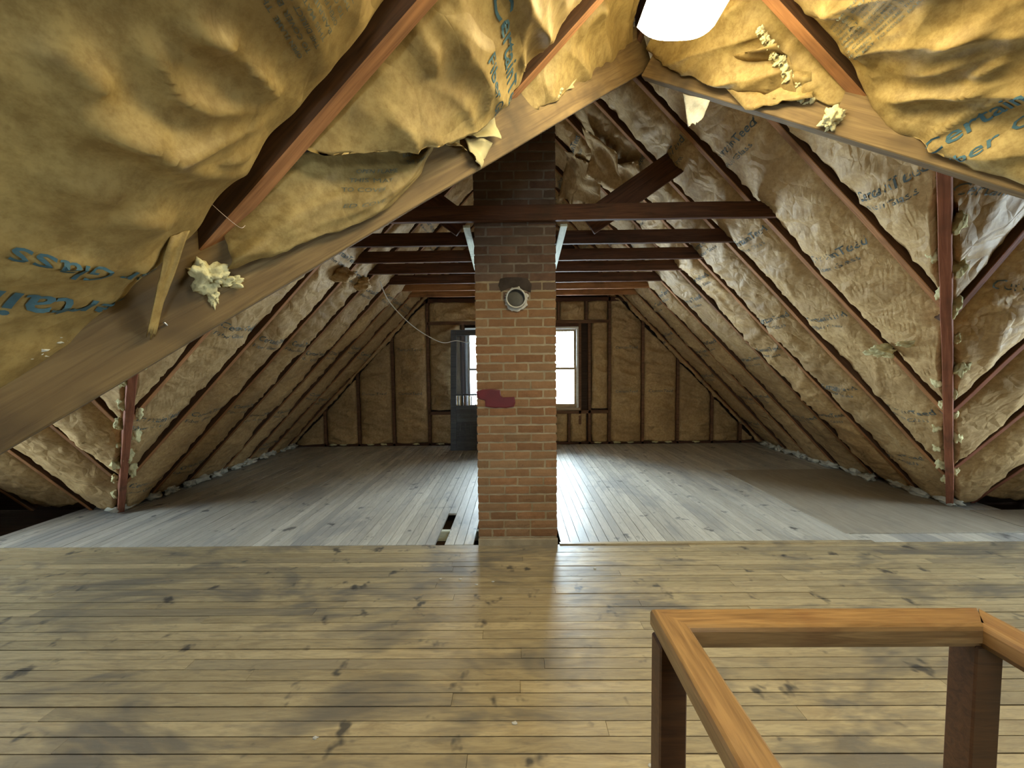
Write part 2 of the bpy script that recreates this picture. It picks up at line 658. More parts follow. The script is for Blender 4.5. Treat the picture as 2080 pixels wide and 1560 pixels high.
WZ0, WZ1 = 0.68, 2.12
W1 = (-0.88, -0.06)
W2 = (0.30, 1.12)
wall_back = holed_wall('wall_back', 'y', YW + 0.10, 0.03, -5.2, 5.4, -0.2, 5.0,
                       [(W1[0], W1[1], WZ0, WZ1), (W2[0], W2[1], WZ0, WZ1)], 'sheath_wood')
WING = (1.0, 2.3, 0.75, 1.95)
wall_left = holed_wall('wall_left', 'x', -6.4, 0.04, -1.3, 4.4, -0.2, 3.2, [WING], 'sheath_wood')
wall_right = holed_wall('wall_right', 'x', 6.36, 0.04, -1.3, 4.4, -0.2, 3.2, [WING], 'sheath_wood')
NW = (0.38, 0.92, 1.05, 1.80)
holed_wall('wall_near', 'y', -2.6, 0.04, -4.0, 5.0, -0.2, 3.9, [NW], 'sheath_wood')
portal('sky_portal', ((NW[0] + NW[1]) / 2, -2.7, 1.55), (R(90), 0, 0), NW[1] - NW[0], NW[3] - NW[2])

portal('sky_portal', ((W1[0] + W1[1]) / 2, YW + 0.2, 1.4), (R(-90), 0, 0), W1[1] - W1[0], WZ1 - WZ0)
portal('sky_portal', ((W2[0] + W2[1]) / 2, YW + 0.2, 1.4), (R(-90), 0, 0), W2[1] - W2[0], WZ1 - WZ0)
portal('sky_portal', (-6.5, 1.65, 1.35), (0, R(-90), 0), 1.2, 1.3)
portal('sky_portal', (6.5, 1.65, 1.35), (0, R(90), 0), 1.2, 1.3)


def window(name, x0, x1, z0, z1, y, axis='y', sgn=1):
    """double-hung window; built in the wall plane at depth y"""
    vc = Vector(((x0 + x1) / 2, y, z0)) if axis == 'y' else Vector((y, (x0 + x1) / 2, z0))
    root = bpy.data.objects.new(name, None)
    root.location = vc
    link(root)
    tag(root, kind='structure')

    def part(n, a0, a1, b0, b1, d0, d1, m, par=root):
        if axis == 'y':
            return box(n, a0, a1, y + d0, y + d1, b0, b1, m, par, 0.003)
        return box(n, y + min(sgn * d0, sgn * d1), y + max(sgn * d0, sgn * d1), a0, a1, b0, b1, m, par, 0.003)
    part('jamb', x0 - 0.035, x0, z0, z1, -0.09, 0.03, 'window_paint')
    part('jamb', x1, x1 + 0.035, z0, z1, -0.09, 0.03, 'window_paint')
    part('head', x0 - 0.035, x1 + 0.035, z1, z1 + 0.04, -0.09, 0.03, 'window_paint')
    part('sill', x0 - 0.06, x1 + 0.06, z0 - 0.045, z0, -0.12, 0.04, 'window_wood')
    zm = (z0 + z1) / 2
    for k, (b0, b1, d) in enumerate(((zm - 0.02, z1, 0.0), (z0, zm + 0.02, -0.035))):
        s = part('sash', x0, x0 + 0.04, b0, b1, d - 0.015, d + 0.015, 'window_wood')
        part('stile', x1 - 0.04, x1, b0, b1, d - 0.015, d + 0.015, 'window_wood', s)
        part('rail', x0 + 0.04, x1 - 0.04, b0, b0 + (0.035 if k == 0 else 0.07), d - 0.015, d + 0.015, 'window_wood', s)
        part('rail', x0 + 0.04, x1 - 0.04, b1 - 0.04, b1, d - 0.015, d + 0.015, 'window_wood', s)
        part('pane', x0 + 0.04, x1 - 0.04, b0 + 0.03, b1 - 0.04, d - 0.002, d + 0.002, 'pane', s)
    return root


window('window_1', W1[0], W1[1], WZ0, WZ1, YW + 0.09)
window('window_2', W2[0], W2[1], WZ0, WZ1, YW + 0.09)
window('window_5', NW[0], NW[1], NW[2], NW[3], -2.56)
window('window_3', WING[0], WING[1], WING[2], WING[3], -6.38, 'x', -1)
window('window_4', WING[0], WING[1], WING[2], WING[3], 6.38, 'x', 1)

# ------------------------------------------------------------------ floors
STAIR = (0.42, 1.08, -2.0, 0.80)            # stairwell opening inside the guard rail
vs, fs = [], []
for x0, x1, y0, y1 in ((-6.4, STAIR[0], -2.6, 2.96), (STAIR[1], 6.4, -2.6, 2.96), (STAIR[0], STAIR[1], STAIR[3], 2.96),
                       (STAIR[0], STAIR[1], -2.6, STAIR[2])):
    v, f = box_vf(x0, x1, y0, y1, -0.14, -0.10 if y0 > 0.7 else -0.018)
    b = len(vs)
    vs += v
    fs += [tuple(q + b for q in g) for g in f]
v, f = box_vf(-6.4, 6.4, -2.6, 1.0, -0.10, -0.018)
floor = world_mesh('floor', vs, fs, 'sheath_wood', origin=(0, 1.0, -0.14))
tag(floor, kind='structure')
vs, fs = box_vf(-6.4, 6.4, 2.96, 7.0, -0.14, -0.12)
floor2 = world_mesh('floor', vs, fs, 'sheath_wood', origin=(0, 5.0, -0.14))
tag(floor2, kind='structure')

PLANK = {}
def plank_mesh(m):
    if m not in PLANK:
        v, f = box_vf(-0.5, 0.5, -0.5, 0.5, -1, 0)
        me = mesh('plank_' + m, v, f)
        me.materials.append(MATS[m])
        PLANK[m] = me
    return PLANK[m]


def plank(x0, x1, y0, y1, z, m, parent, name='plank'):
    o = bpy.data.objects.new(name, plank_mesh(m))
    link(o)
    o.parent = parent
    o.location = Vector(((x0 + x1) / 2, (y0 + y1) / 2, z)) - ploc(parent)
    o.scale = (x1 - x0, y1 - y0, 0.02)
    return o


rnd = random.Random(11)
BW = 0.0655
y = 2.965
row = 0
while y > 1.02:
    x = -5.4 + rnd.uniform(-1.5, 0)
    while x < 5.4:
        L = rnd.uniform(1.3, 3.6)
        x1 = min(x + L, 5.5)
        if x1 - x < 0.3:
            break
        a, b = max(x, -5.6), x1
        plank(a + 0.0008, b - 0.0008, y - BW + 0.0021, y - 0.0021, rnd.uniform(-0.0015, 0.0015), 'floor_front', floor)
        x = x1
    y -= BW
    row += 1
YB = y
# the boards behind the camera and under the guard rail, around the stair opening, in one piece
vs, fs = [], []
y = YB
while y > -2.55:
    for x0, x1 in (((-5.6, STAIR[0]), (STAIR[1], 5.5)) if STAIR[2] < y - BW < STAIR[3] else ((-5.6, 5.5),)):
        v, f = box_vf(x0, x1, y - BW + 0.0012, y - 0.0012, -0.02, 0)
        b = len(vs)
        vs += v
        fs += [tuple(q + b for q in g) for g in f]
    y -= BW
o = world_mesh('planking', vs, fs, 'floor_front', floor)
tag(o, kind='stuff')

# far floor: boards run towards the window wall
BW2 = 0.080
x = -4.60
CHX0, CHX1, CHY0, CHY1 = -0.315, 0.327, 2.96, 3.40
rnd = random.Random(5)
slot_x = (at_y(894.5, 1110, 3.0).x)
k0 = round((slot_x - BW2 / 2 + 4.60) / BW2)
x = slot_x - BW2 / 2 - k0 * BW2
i = 0
while x < 4.75:
    xa, xb = x + 0.002, x + BW2 - 0.002
    segs = [2.97]
    while segs[-1] < 6.80:
        segs.append(segs[-1] + rnd.uniform(1.2, 3.2))
    segs[-1] = 6.80
    if segs[-1] - segs[-2] < 0.35:
        segs.pop(-2)
    for a, b in zip(segs[:-1], segs[1:]):
        if i == k0:
            a = max(a, 3.62)
            if b <= 3.7:
                continue
        if xb > CHX0 and xa < CHX1:
            a = max(a, CHY1 + 0.01)
            if b - a < 0.1:
                continue
        if xa > 2.80 and xb < 4.42:        # the boards stop at the plywood patch
            for p, q in ((a, min(b, 3.11)), (max(a, 5.04), b)):
                if q - p > 0.05:
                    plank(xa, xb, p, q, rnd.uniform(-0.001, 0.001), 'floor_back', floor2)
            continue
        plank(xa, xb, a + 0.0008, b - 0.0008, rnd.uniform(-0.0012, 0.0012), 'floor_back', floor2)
    x += BW2
    i += 1
# joist and packing below the missing board
box('joist', slot_x - 0.3, slot_x + 0.3, 3.26, 3.30, -0.11, -0.02, 'pale_wood', floor2)
# plywood patch
ply = box('plywood_sheet', 2.812, 4.41, 3.122, 5.03, -0.021, 0.005, 'ply_wood', None, 0.002)
tag(ply, 'worn flat plywood sheet let into the floor boards below the right slope', 'plywood sheet')
ply2 = box('plywood_sheet', 4.44, 5.3, 3.02, 3.60, -0.022, 0.003, 'ply_wood', None, 0.002)
tag(ply2, 'short plywood offcut beside the big plywood sheet at the red valley post', 'plywood sheet')
# edge strip on the right of the chimney
strip = box('edge_strip', CHX1 + 0.02, 2.9, 2.955, 2.99, -0.002, 0.008, 'floor_front', None, 0.002)
tag(strip, 'thin wooden edge strip on the floor seam right of the chimney', 'strip')

# stairwell below the guard rail
st = bpy.data.objects.new('stairwell', None)
st.location = (0.75, -0.6, -2.2)
link(st)
tag(st, 'narrow enclosed stair going down inside the wooden guard rail', 'stairs')
for n_, a in (('side_wall', (STAIR[0] - 0.03, STAIR[0], STAIR[2], STAIR[3], -2.2, -0.02)),
              ('side_wall', (STAIR[1], STAIR[1] + 0.03, STAIR[2], STAIR[3], -2.2, -0.02)),
              ('end_wall', (STAIR[0], STAIR[1], STAIR[3], STAIR[3] + 0.03, -2.2, -0.02)),
              ('end_wall', (STAIR[0], STAIR[1], STAIR[2] - 0.03, STAIR[2], -2.2, -0.02)),
              ('landing', (STAIR[0], STAIR[1], STAIR[2], STAIR[3], -2.24, -2.2))):
    box(n_, *a, 'dark_wood', st)
for k in range(10):
    z = -0.2 * (k + 1)
    y1 = STAIR[2] + 0.26 * (k + 1)
    box('tread', STAIR[0], STAIR[1], y1 - 0.28, y1, z - 0.035, z, 'post_wood', st)

# ------------------------------------------------------------------ chimney
rnd = random.Random(3)
ch = thing('chimney', ((CHX0 + CHX1) / 2, CHY0 + 0.2, 0),
           'square brick chimney rising from the floor to the roof in front of the windows', 'chimney')
ZT = 4.55
box('mortar_core', CHX0 + 0.006, CHX1 - 0.006, CHY0 + 0.0045, CHY1 - 0.006, -0.1, 2.15, 'mortar', ch)
box('mortar_core', CHX0 + 0.006, CHX1 - 0.006, CHY0 + 0.0045, CHY1 - 0.006, 2.15, ZT, 'mortar_soot_shade', ch)
CW = CHX1 - CHX0
COURSE, BH = 0.0712, 0.0565
THIM = at_y(1048, 607, CHY0)
bvs = {}


def brick_mesh(w, var, m):
    key = (round(w, 3), var, m)
    if key not in bvs:
        r = random.Random(var * 7 + int(w * 1000))
        nx, nz = 6, 2
        vs, fs = [], []
        d = 0.10
        for k in range(nz + 1):
            for q in range(nx + 1):
                ex = r.uniform(-0.002, 0.002)
                vs.append((-w / 2 + w * q / nx + (ex if 0 < q < nx else r.uniform(-0.003, 0.003)),
                           r.uniform(-0.0015, 0.0015) + (0.003 if q in (0, nx) or k in (0, nz) else 0),
                           BH * k / nz + r.uniform(-0.0022, 0.0022)))
        for k in range(nz):
            for q in range(nx):
                a = k * (nx + 1) + q
                fs.append((a, a + 1, a + nx + 2, a + nx + 1))
        loop = ([q for q in range(nx + 1)] + [(nx + 1) * k + nx for k in range(1, nz + 1)]
                + [(nx + 1) * nz + q for q in range(nx - 1, -1, -1)] + [(nx + 1) * k for k in range(nz - 1, 0, -1)])
        b = len(vs)
        vs += [(vs[i_][0], d, vs[i_][2]) for i_ in loop]
        n = len(loop)
        fs += [(loop[(i_ + 1) % n], loop[i_], b + i_, b + (i_ + 1) % n) for i_ in range(n)]
        me = mesh('brick', vs, fs)
        me.materials.append(MATS[m])
        bvs[key] = me
    return bvs[key]


U = CW / 3.0
gap = 0.0145
nb = 0
zc = 0.0
ci = 0
other_v, other_f = [], []
while zc < ZT - 0.05:
    if ci % 2 == 0:
        cuts = [0, 1, 2, 3]
    else:
        cuts = [0, 0.47, 1.5, 2.53, 3]
    if ci == 1 or rnd.random() < 0.12:
        cuts = [0, 0.5, 1.02, 2.0, 3] if rnd.random() < 0.5 else cuts
    cuts = [0 if c == 0 else 3 if c == 3 else c + rnd.uniform(-0.05, 0.05) for c in cuts]
    for a, b in zip(cuts[:-1], cuts[1:]):
        x0, x1 = CHX0 + a * U, CHX0 + b * U
        x0 += gap / 2 if a > 0 else 0
        x1 -= gap / 2 if b < 3 else 0
        if zc < 3.45:
            xm = (x0 + x1) / 2
            zm = zc + BH / 2
            soot = zm > 2.12 + rnd.uniform(-0.12, 0.12) or (abs(xm - THIM.x) < 0.13 and 1.98 < zm)  # upper courses take the colour that holds both soot and painted shade
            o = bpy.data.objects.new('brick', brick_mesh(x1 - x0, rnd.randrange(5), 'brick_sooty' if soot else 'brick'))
            link(o)
            o.parent = ch
            o.location = Vector((xm, CHY0 - rnd.uniform(0, 0.003), zc)) - Vector(ch.location)
            o.rotation_euler = (rnd.uniform(-0.01, 0.01), rnd.uniform(-0.006, 0.006), rnd.uniform(-0.008, 0.008))
            nb += 1
        else:
            v, f = box_vf(x0, x1, CHY0, CHY0 + 0.1, zc, zc + BH)
            bb = len(other_v)
            other_v += v
            other_f += [tuple(q + bb for q in g) for g in f]
    # side and rear faces
    for sx in (CHX0, CHX1 - 0.1):
        ys = [CHY0 + 0.105, CHY0 + 0.215, CHY1] if ci % 2 == 0 else [CHY0 + 0.105, CHY0 + 0.32, CHY1]
        for a, b in zip(ys[:-1], ys[1:]):
            v, f = box_vf(sx, sx + 0.1, a + gap / 2, b - gap / 2, zc, zc + BH)
            bb = len(other_v)
            other_v += v
            other_f += [tuple(q + bb for q in g) for g in f]
    for a, b in zip(cuts[:-1], cuts[1:]):
        v, f = box_vf(CHX0 + a * U + gap / 2, CHX0 + b * U - gap / 2, CHY1 - 0.05, CHY1, zc, zc + BH)
        bb = len(other_v)
        other_v += v
        other_f += [tuple(q + bb for q in g) for g in f]
    zc += COURSE
    ci += 1
tag(world_mesh('brickwork', other_v, other_f, 'brick', ch), kind='stuff')

# thimble: collar, recessed cap, plaster crust, soot
def ring(name, c, r0, r1, y0, y1, m, parent, seg=32, jit=0.0, seed=0, smooth=True):
    r = random.Random(seed)
    vs, fs = [], []
    for k in range(seg):
        an = 2 * math.pi * k / seg
        low_ = 0.5 - 0.5 * math.sin(an) if jit else 1
        j1 = 1 + jit * (low_ * 1.0 - 0.9 + 1.1 * noise.noise((math.cos(an) * 2.5 + seed, math.sin(an) * 2.5, 0)) + 0.8 * noise.noise((math.cos(an) * 7, math.sin(an) * 7 + seed, 0)))
        j2 = jit * 0.02 * low_
        for rr, yy in ((r0, y0 - j2), (r1 * j1, y0 - j2 * 0.5), (r1 * j1, y1), (r0, y1)):
            vs.append((c.x + math.cos(an) * rr, yy, c.z + math.sin(an) * rr))
    for k in range(seg):
        a, b = k * 4, ((k + 1) % seg) * 4
        for q in range(4):
            fs.append((a + q, a + (q + 1) % 4, b + (q + 1) % 4, b + q))
    return world_mesh(name, vs, fs, m, parent, smooth, c)


def disc(name, c, r_, y, m, parent, seg=32, dome=0.0):
    vs = [(c.x, y - dome, c.z)]
    fs = []
    for q, (kr, dd) in enumerate(((0.5, 0.8), (0.85, 0.35), (1.0, 0.0))):
        for k in range(seg):
            an = 2 * math.pi * k / seg
            vs.append((c.x + math.cos(an) * r_ * kr, y - dome * dd, c.z + math.sin(an) * r_ * kr))
    for k in range(seg):
        fs.append((0, 1 + (k + 1) % seg, 1 + k))
        for q in range(2):
            a, b = 1 + q * seg, 1 + (q + 1) * seg
            fs.append((a + k, a + (k + 1) % seg, b + (k + 1) % seg, b + k))
    return world_mesh(name, vs, fs, m, parent, True, c)


def blob_patch(name, outline, y, thick, m, parent, seed=0):
    """irregular crust lying on the chimney face; outline in pixels"""
    pts = [at_y(px, py, y) for px, py in outline]
    n = len(pts)
    c = sum(pts, Vector()) / n
    vs = [(p.x, y, p.z) for p in pts]
    vs += [(c.x + (p.x - c.x) * 0.9, y - thick, c.z + (p.z - c.z) * 0.88) for p in pts]
    fs = [(i_, (i_ + 1) % n, n + (i_ + 1) % n, n + i_) for i_ in range(n)] + [tuple(range(n, 2 * n))]
    return world_mesh(name, vs, fs, m, parent, False, c)


yf = CHY0 - 0.004
ring('plaster_crust', THIM, 0.080, 0.100, yf - 0.012, yf + 0.01, 'plaster', ch, 72, 0.16, 4, True)
col_ = ring('pipe_collar', THIM, 0.068, 0.080, yf - 0.045, yf + 0.01, 'galvanised', ch)
disc('pipe_cap', THIM, 0.069, yf - 0.004, 'cap_metal', ch, 32, 0.006)
sp = blob_patch('soot_patch', [(1018, 592), (1012, 580), (1016, 566), (1030, 563), (1052, 563), (1072, 566), (1080, 578),
                               (1078, 594), (1066, 588), (1048, 583), (1030, 586)], yf - 0.001, 0.002, 'soot', ch)
sp['label'] = 'black soot above the capped flue hole'
pm = blob_patch('paint_smear', [(967, 796), (980, 791), (1000, 790), (1016, 792), (1017, 803), (1022, 807), (1045, 806), (1047, 818),
                                (1044, 826), (1028, 829), (1016, 828), (1006, 829), (986, 826), (985, 813), (972, 810)],
                yf - 0.001, 0.003, 'red_paint', ch)
pm['label'] = 'dark red paint smeared over two bricks'
base_m = box('mortar_base', CHX0 - 0.002, CHX1 + 0.004, CHY0 - 0.012, CHY0 + 0.02, -0.02, 0.055, 'mortar', ch, 0.006)

# ------------------------------------------------------------------ rafters, ties, valleys
def rafter_pair(y, i):
    """i counts from the window wall"""
    for pl, side, nm in ((BL, -1, 'left'), (BR, 1, 'right')):
        xt = XR + side * 0.02
        vy = YX if y < YX + 0.05 else y
        # lower end: floor, or the far valley
        xfl = (0.02 - pl[2]) / pl[0]
        xv = fvx(y, side)
        xe = xfl if abs(xfl) < abs(xv) else xv - side * 0.03
        p0, p1 = pp(pl, xt, y), pp(pl, xe, y)
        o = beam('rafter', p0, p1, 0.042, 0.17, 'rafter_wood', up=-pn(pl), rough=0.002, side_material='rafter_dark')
        tag(o, f'brown rafter on the {nm} slope behind the chimney, {ORD[i]} from the window wall', 'rafter',
            'rafters of the far roof')


for i, y in enumerate(reversed(Y_RAF)):
    rafter_pair(y, i + 1)

ridge = beam('ridge_board', (XR, 1.56, zp(BR, XR, 0) - 0.03), (XR, YW + 0.08, zp(BR, XR, 0) - 0.03), 0.03, 0.18, 'dark_wood')
tag(ridge, 'dark ridge board along the peak of the far roof', 'ridge board')

TIE = H + 1.11
for i, y in enumerate(reversed(Y_RAF[2:-1])):
    yy = y - 0.055 if i == 6 else y - 0.05
    if i == 6:
        yy = CHY0 - 0.045
    xa = (TIE - BL[2]) / BL[0] - 0.06
    xb = (TIE - BR[2]) / BR[0] + 0.05
    o = beam('collar_tie', (xa, yy, TIE), (xb, yy, TIE), 0.04, 0.118, 'dark_wood' if i > 1 else 'rafter_wood', rough=0.0015,
             cut=(-0.12, -0.12))
    tag(o, f'horizontal collar tie across the far roof, {ORD[i + 1]} from the window wall', 'collar tie',
        'collar ties across the far roof')

for sx, nm in ((-1, 'left'), (1, 'right')):
    o = beam('trimmer', (sx * 0.385 + 0.01, 2.98, TIE - 0.02), (sx * 0.44 + 0.01, 4.3, TIE - 0.02), 0.055, 0.02, 'pale_wood', bevel=0.002)
    tag(o, f'pale painted trimmer board under the ties just {nm} of the chimney', 'trimmer')
o = beam('brace_plank', (0.70, 3.28, TIE + 0.02), (1.52, 3.28, zp(BR, 1.35, 0) - 0.1), 0.03, 0.21, 'dark_wood')
tag(o, 'wide dark brace plank slanting up to the right slope above the ties', 'brace')
o = beam('brace_plank', (-0.50, 3.28, TIE + 0.02), (-1.22, 3.28, zp(BL, -1.08, 0) - 0.1), 0.03, 0.21, 'dark_wood')
tag(o, 'wide dark brace plank slanting up to the left slope above the ties', 'brace')

# far valleys: the red posts between far roof and cross wing
for side, nm in ((-1, 'left'), (1, 'right')):
    pl = BR if side > 0 else BL
    y0, y1 = 3.74, 1.62
    p0 = Vector((fvx(y0, side), y0, zp(WF, 0, y0) - 0.02))
    p1 = Vector((fvx(y1, side), y1, zp(WF, 0, y1) - 0.02))
    o = beam('valley_rafter', p0 + Vector((0, 0, -0.055)), p1 + Vector((0, 0, -0.055)), 0.05, 0.17, 'red_wood', rough=0.002)
    tag(o, f'reddish valley rafter rising from the floor where far roof and {nm} wing meet', 'valley rafter')
    # near valleys
    sd = side
    q0 = Vector((XF + (0.09 if sd < 0 else 0.03), 2.08 + (0.065 if sd < 0 else -0.02), H + 1.707 - 0.165 + (0.09 if sd < 0 else -0.02)))
    yb = -0.55
    q1 = Vector((near_valley_x(yb, sd), yb, H + 1.707 - 0.165 - (2.08 - yb) * 0.727 / 0.6))
    o = beam('valley_rafter', q0, q1, 0.05, 0.20, 'valley_wood', rough=0.0015)
    tag(o, f'heavy weathered valley beam running from the near peak down to the {nm} past the eye', 'valley rafter')

# rafters of the cross wing, far slope
for side, nm, xs in ((-1, 'left', (-2.70, -3.27, -3.83, -4.47, -5.1)), (1, 'right', (2.18, 2.82, 3.48, 4.05, 4.68, 5.3))):
    for i, x in enumerate(xs):
        yv = min(far_valley_y(x), 3.77)
        if yv < YX + 0.1:
            continue
        o = beam('rafter', pp(WF, x, YX + 0.02), pp(WF, x, yv), 0.042, 0.15, 'red_wood' if side > 0 else 'rafter_wood',
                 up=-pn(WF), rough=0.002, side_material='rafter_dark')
        tag(o, f'rafter of the {nm} wing, {ORD[i + 1]} out from the red valley rafter', 'rafter', 'rafters of the cross wing')
    o = beam('ridge_board', (side * 1.9, YX, zp(WF, 0, YX) - 0.06), (side * 6.3, YX, zp(WF, 0, YX) - 0.06), 0.03, 0.18, 'dark_wood')
    tag(o, f'dark ridge board of the {nm} wing', 'ridge board')

# rafters of the near roof
NEAR = {-1: [-2.1, -1.5, -0.91, -0.325, 0.27, 0.872, 1.462], 1: [-2.1, -1.5, -0.91, -0.325, 0.27, 0.872, 1.49]}
for side, nm, pl in ((-1, 'left', FL), (1, 'right', FR)):
    for i, y in enumerate(reversed(NEAR[side])):
        xe = near_valley_x(max(y, -0.55), side)
        if pl is FL:
            xe = max(xe, (0.0 - pl[2]) / pl[0])
        else:
            xe = min(xe, (0.0 - pl[2]) / pl[0])
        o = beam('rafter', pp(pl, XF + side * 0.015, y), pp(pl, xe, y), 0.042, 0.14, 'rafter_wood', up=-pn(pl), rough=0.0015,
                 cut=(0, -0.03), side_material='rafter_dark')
        tag(o, f'orange-brown rafter of the near {nm} slope, {ORD[i + 1]} from where the valley beams meet', 'rafter',
            'rafters of the near roof')
o = beam('ridge_board', (XF, 2.06, zp(FL, XF, 0) - 0.02), (XF, -2.55, zp(FL, XF, 0) - 0.02), 0.03, 0.16, 'dark_wood')
tag(o, 'dark ridge board of the near roof above the lamp', 'ridge board')
for i, y in enumerate((1.42, 0.31)):
    zt = H + 1.37
    o = beam('collar_tie', ((zt - FL[2]) / FL[0], y, zt), ((zt - FR[2]) / FR[0], y, zt), 0.035, 0.09, 'rafter_wood', cut=(-0.08, -0.08))
    tag(o, ('short' if i == 0 else 'second short') + ' collar tie under the near roof above the ' + ('far' if i == 0 else 'near') +
        ' end of the lamp', 'collar tie', 'collar ties of the near roof')

# ------------------------------------------------------------------ studs of the window wall
def stud(x0, x1, z0, z1, m='stud_wood', n='stud', y0=YW, y1=YW + 0.1):
    return box(n, x0, x1, y0, y1, z0, z1, m, wall_back, 0.003)


def roof_z(x):
    return min(zp(BL, x, 0), zp(BR, x, 0))


STUDS = [-4.12, -3.54, -2.91, -2.26, -1.60, 1.72, 2.33, 2.97, 3.60, 4.12]
for x in STUDS:
    if roof_z(x) > 0.3:
        stud(x - 0.024, x + 0.024, 0.0, roof_z(x) + 0.05)
for x in (W1[0] - 0.075, W2[1] + 0.06, W2[1] + 0.235):
    stud(x - 0.025, x + 0.025, 0.0 if x < 0 else 0.0, 2.22)
stud(0.09, 0.15, 0, 2.2)
stud(-1.6, W2[1] + 0.6, 2.22, 2.28, n='header')
stud(-1.6, W2[1] + 0.6, WZ0 - 0.11, WZ0 - 0.05, n='rough_sill')
stud(-1.72, 1.98, H + 1.14, H + 1.22, 'dark_wood', 'upper_plate')
stud(-4.3, 4.5, 0.0, 0.045, 'dark_wood', 'sole_plate')
for x in (-0.48, 0.70, 0.98):
    stud(x - 0.022, x + 0.022, 0.045, WZ0 - 0.11, n='cripple_stud')
for x in (-0.62, 0.12, 0.80, 1.30):
    stud(x - 0.022, x + 0.022, 2.28, H + 1.14, n='cripple_stud')
# casing board above the right window
stud(W2[0] - 0.05, W2[1] + 0.05, WZ1 + 0.04, 2.22, 'dark_wood', 'casing', YW + 0.02, YW + 0.06)

# ------------------------------------------------------------------ insulation
def fold(x, y, s, seed, sharp=1.5):
    """crease field: sharp-crested folds"""
    w = noise.noise((x * 1.3 + seed, y * 1.3 - seed, 0.3)) * 1.1
    a = noise.noise((x * s[0] + w + seed * 3.1, y * s[1] + w * 0.7, seed * 1.7))
    r = 1.0 - min(1.0, abs(a) * 2.6)
    return r ** sharp


def seg_dist(x, y, pl):
    best = 9.0
    n = len(pl) - 1
    for i in range(n):
        (ax, ay), (bx, by) = pl[i], pl[i + 1]
        dx, dy = bx - ax, by - ay
        u = ((x - ax) * dx + (y - ay) * dy) / (dx * dx + dy * dy + 1e-9)
        u = min(1.0, max(0.0, u))
        d = math.hypot(x - ax - dx * u, y - ay - dy * u)
        # creases fade out towards their ends
        g = (i + u) / n
        d += 0.05 * (abs(2 * g - 1) ** 4)
        best = min(best, d)
    return best


# crease lines read from the photograph, in pixels, per near batt
CREASES = {
    (-1, 3): [([(34, 27), (111, 94), (168, 135)], .030, .03), ([(188, 30), (262, 64), (303, 141), (370, 178), (505, 202)], .032, .025),
              ([(67, 188), (151, 205), (236, 225), (276, 256), (363, 256), (522, 235)], .036, .025), ([(303, 3), (387, 34), (434, 44)], .03, .022),
              ([(404, 286), (498, 303)], .018, .018), ([(168, 387), (256, 407), (323, 434)], .022, .022), ([(0, 296), (84, 323), (202, 357)], .022, .028),
              ([(430, 60), (520, 150), (560, 190)], .022, .016), ([(300, 480), (210, 560), (150, 640)], .016, .014), ([(10, 470), (150, 490)], .014, .014)],
    (-1, 2): [([(883, 77), (855, 141)], .02, .016), ([(1034, 67), (1048, 141)], .018, .010), ([(836, 269), (900, 240), (967, 219)], .02, .016),
              ([(760, 190), (790, 240), (800, 280)], .03, .03), ([(930, 30), (915, 110), (890, 170)], .014, .012), ([(1080, 20), (1090, 110)], .014, .010),
              ([(960, 130), (950, 200)], .014, .012)],
    (1, 2): [([(2080, 167), (1985, 208), (1913, 254)], .032, .018), ([(2057, 72), (1942, 121), (1864, 138)], .026, .018),
             ([(2080, 133), (1999, 162), (1892, 173), (1797, 187)], .028, .018), ([(1979, 245), (1890, 280)], .022, .014), ([(2080, 20), (1960, 60), (1900, 80)], .024, .016),
             ([(1700, 60), (1770, 120), (1800, 190)], .02, .014), ([(1640, 10), (1730, 20), (1760, 60)], .02, .012), ([(2080, 95), (1980, 140)], .02, .012)],
}


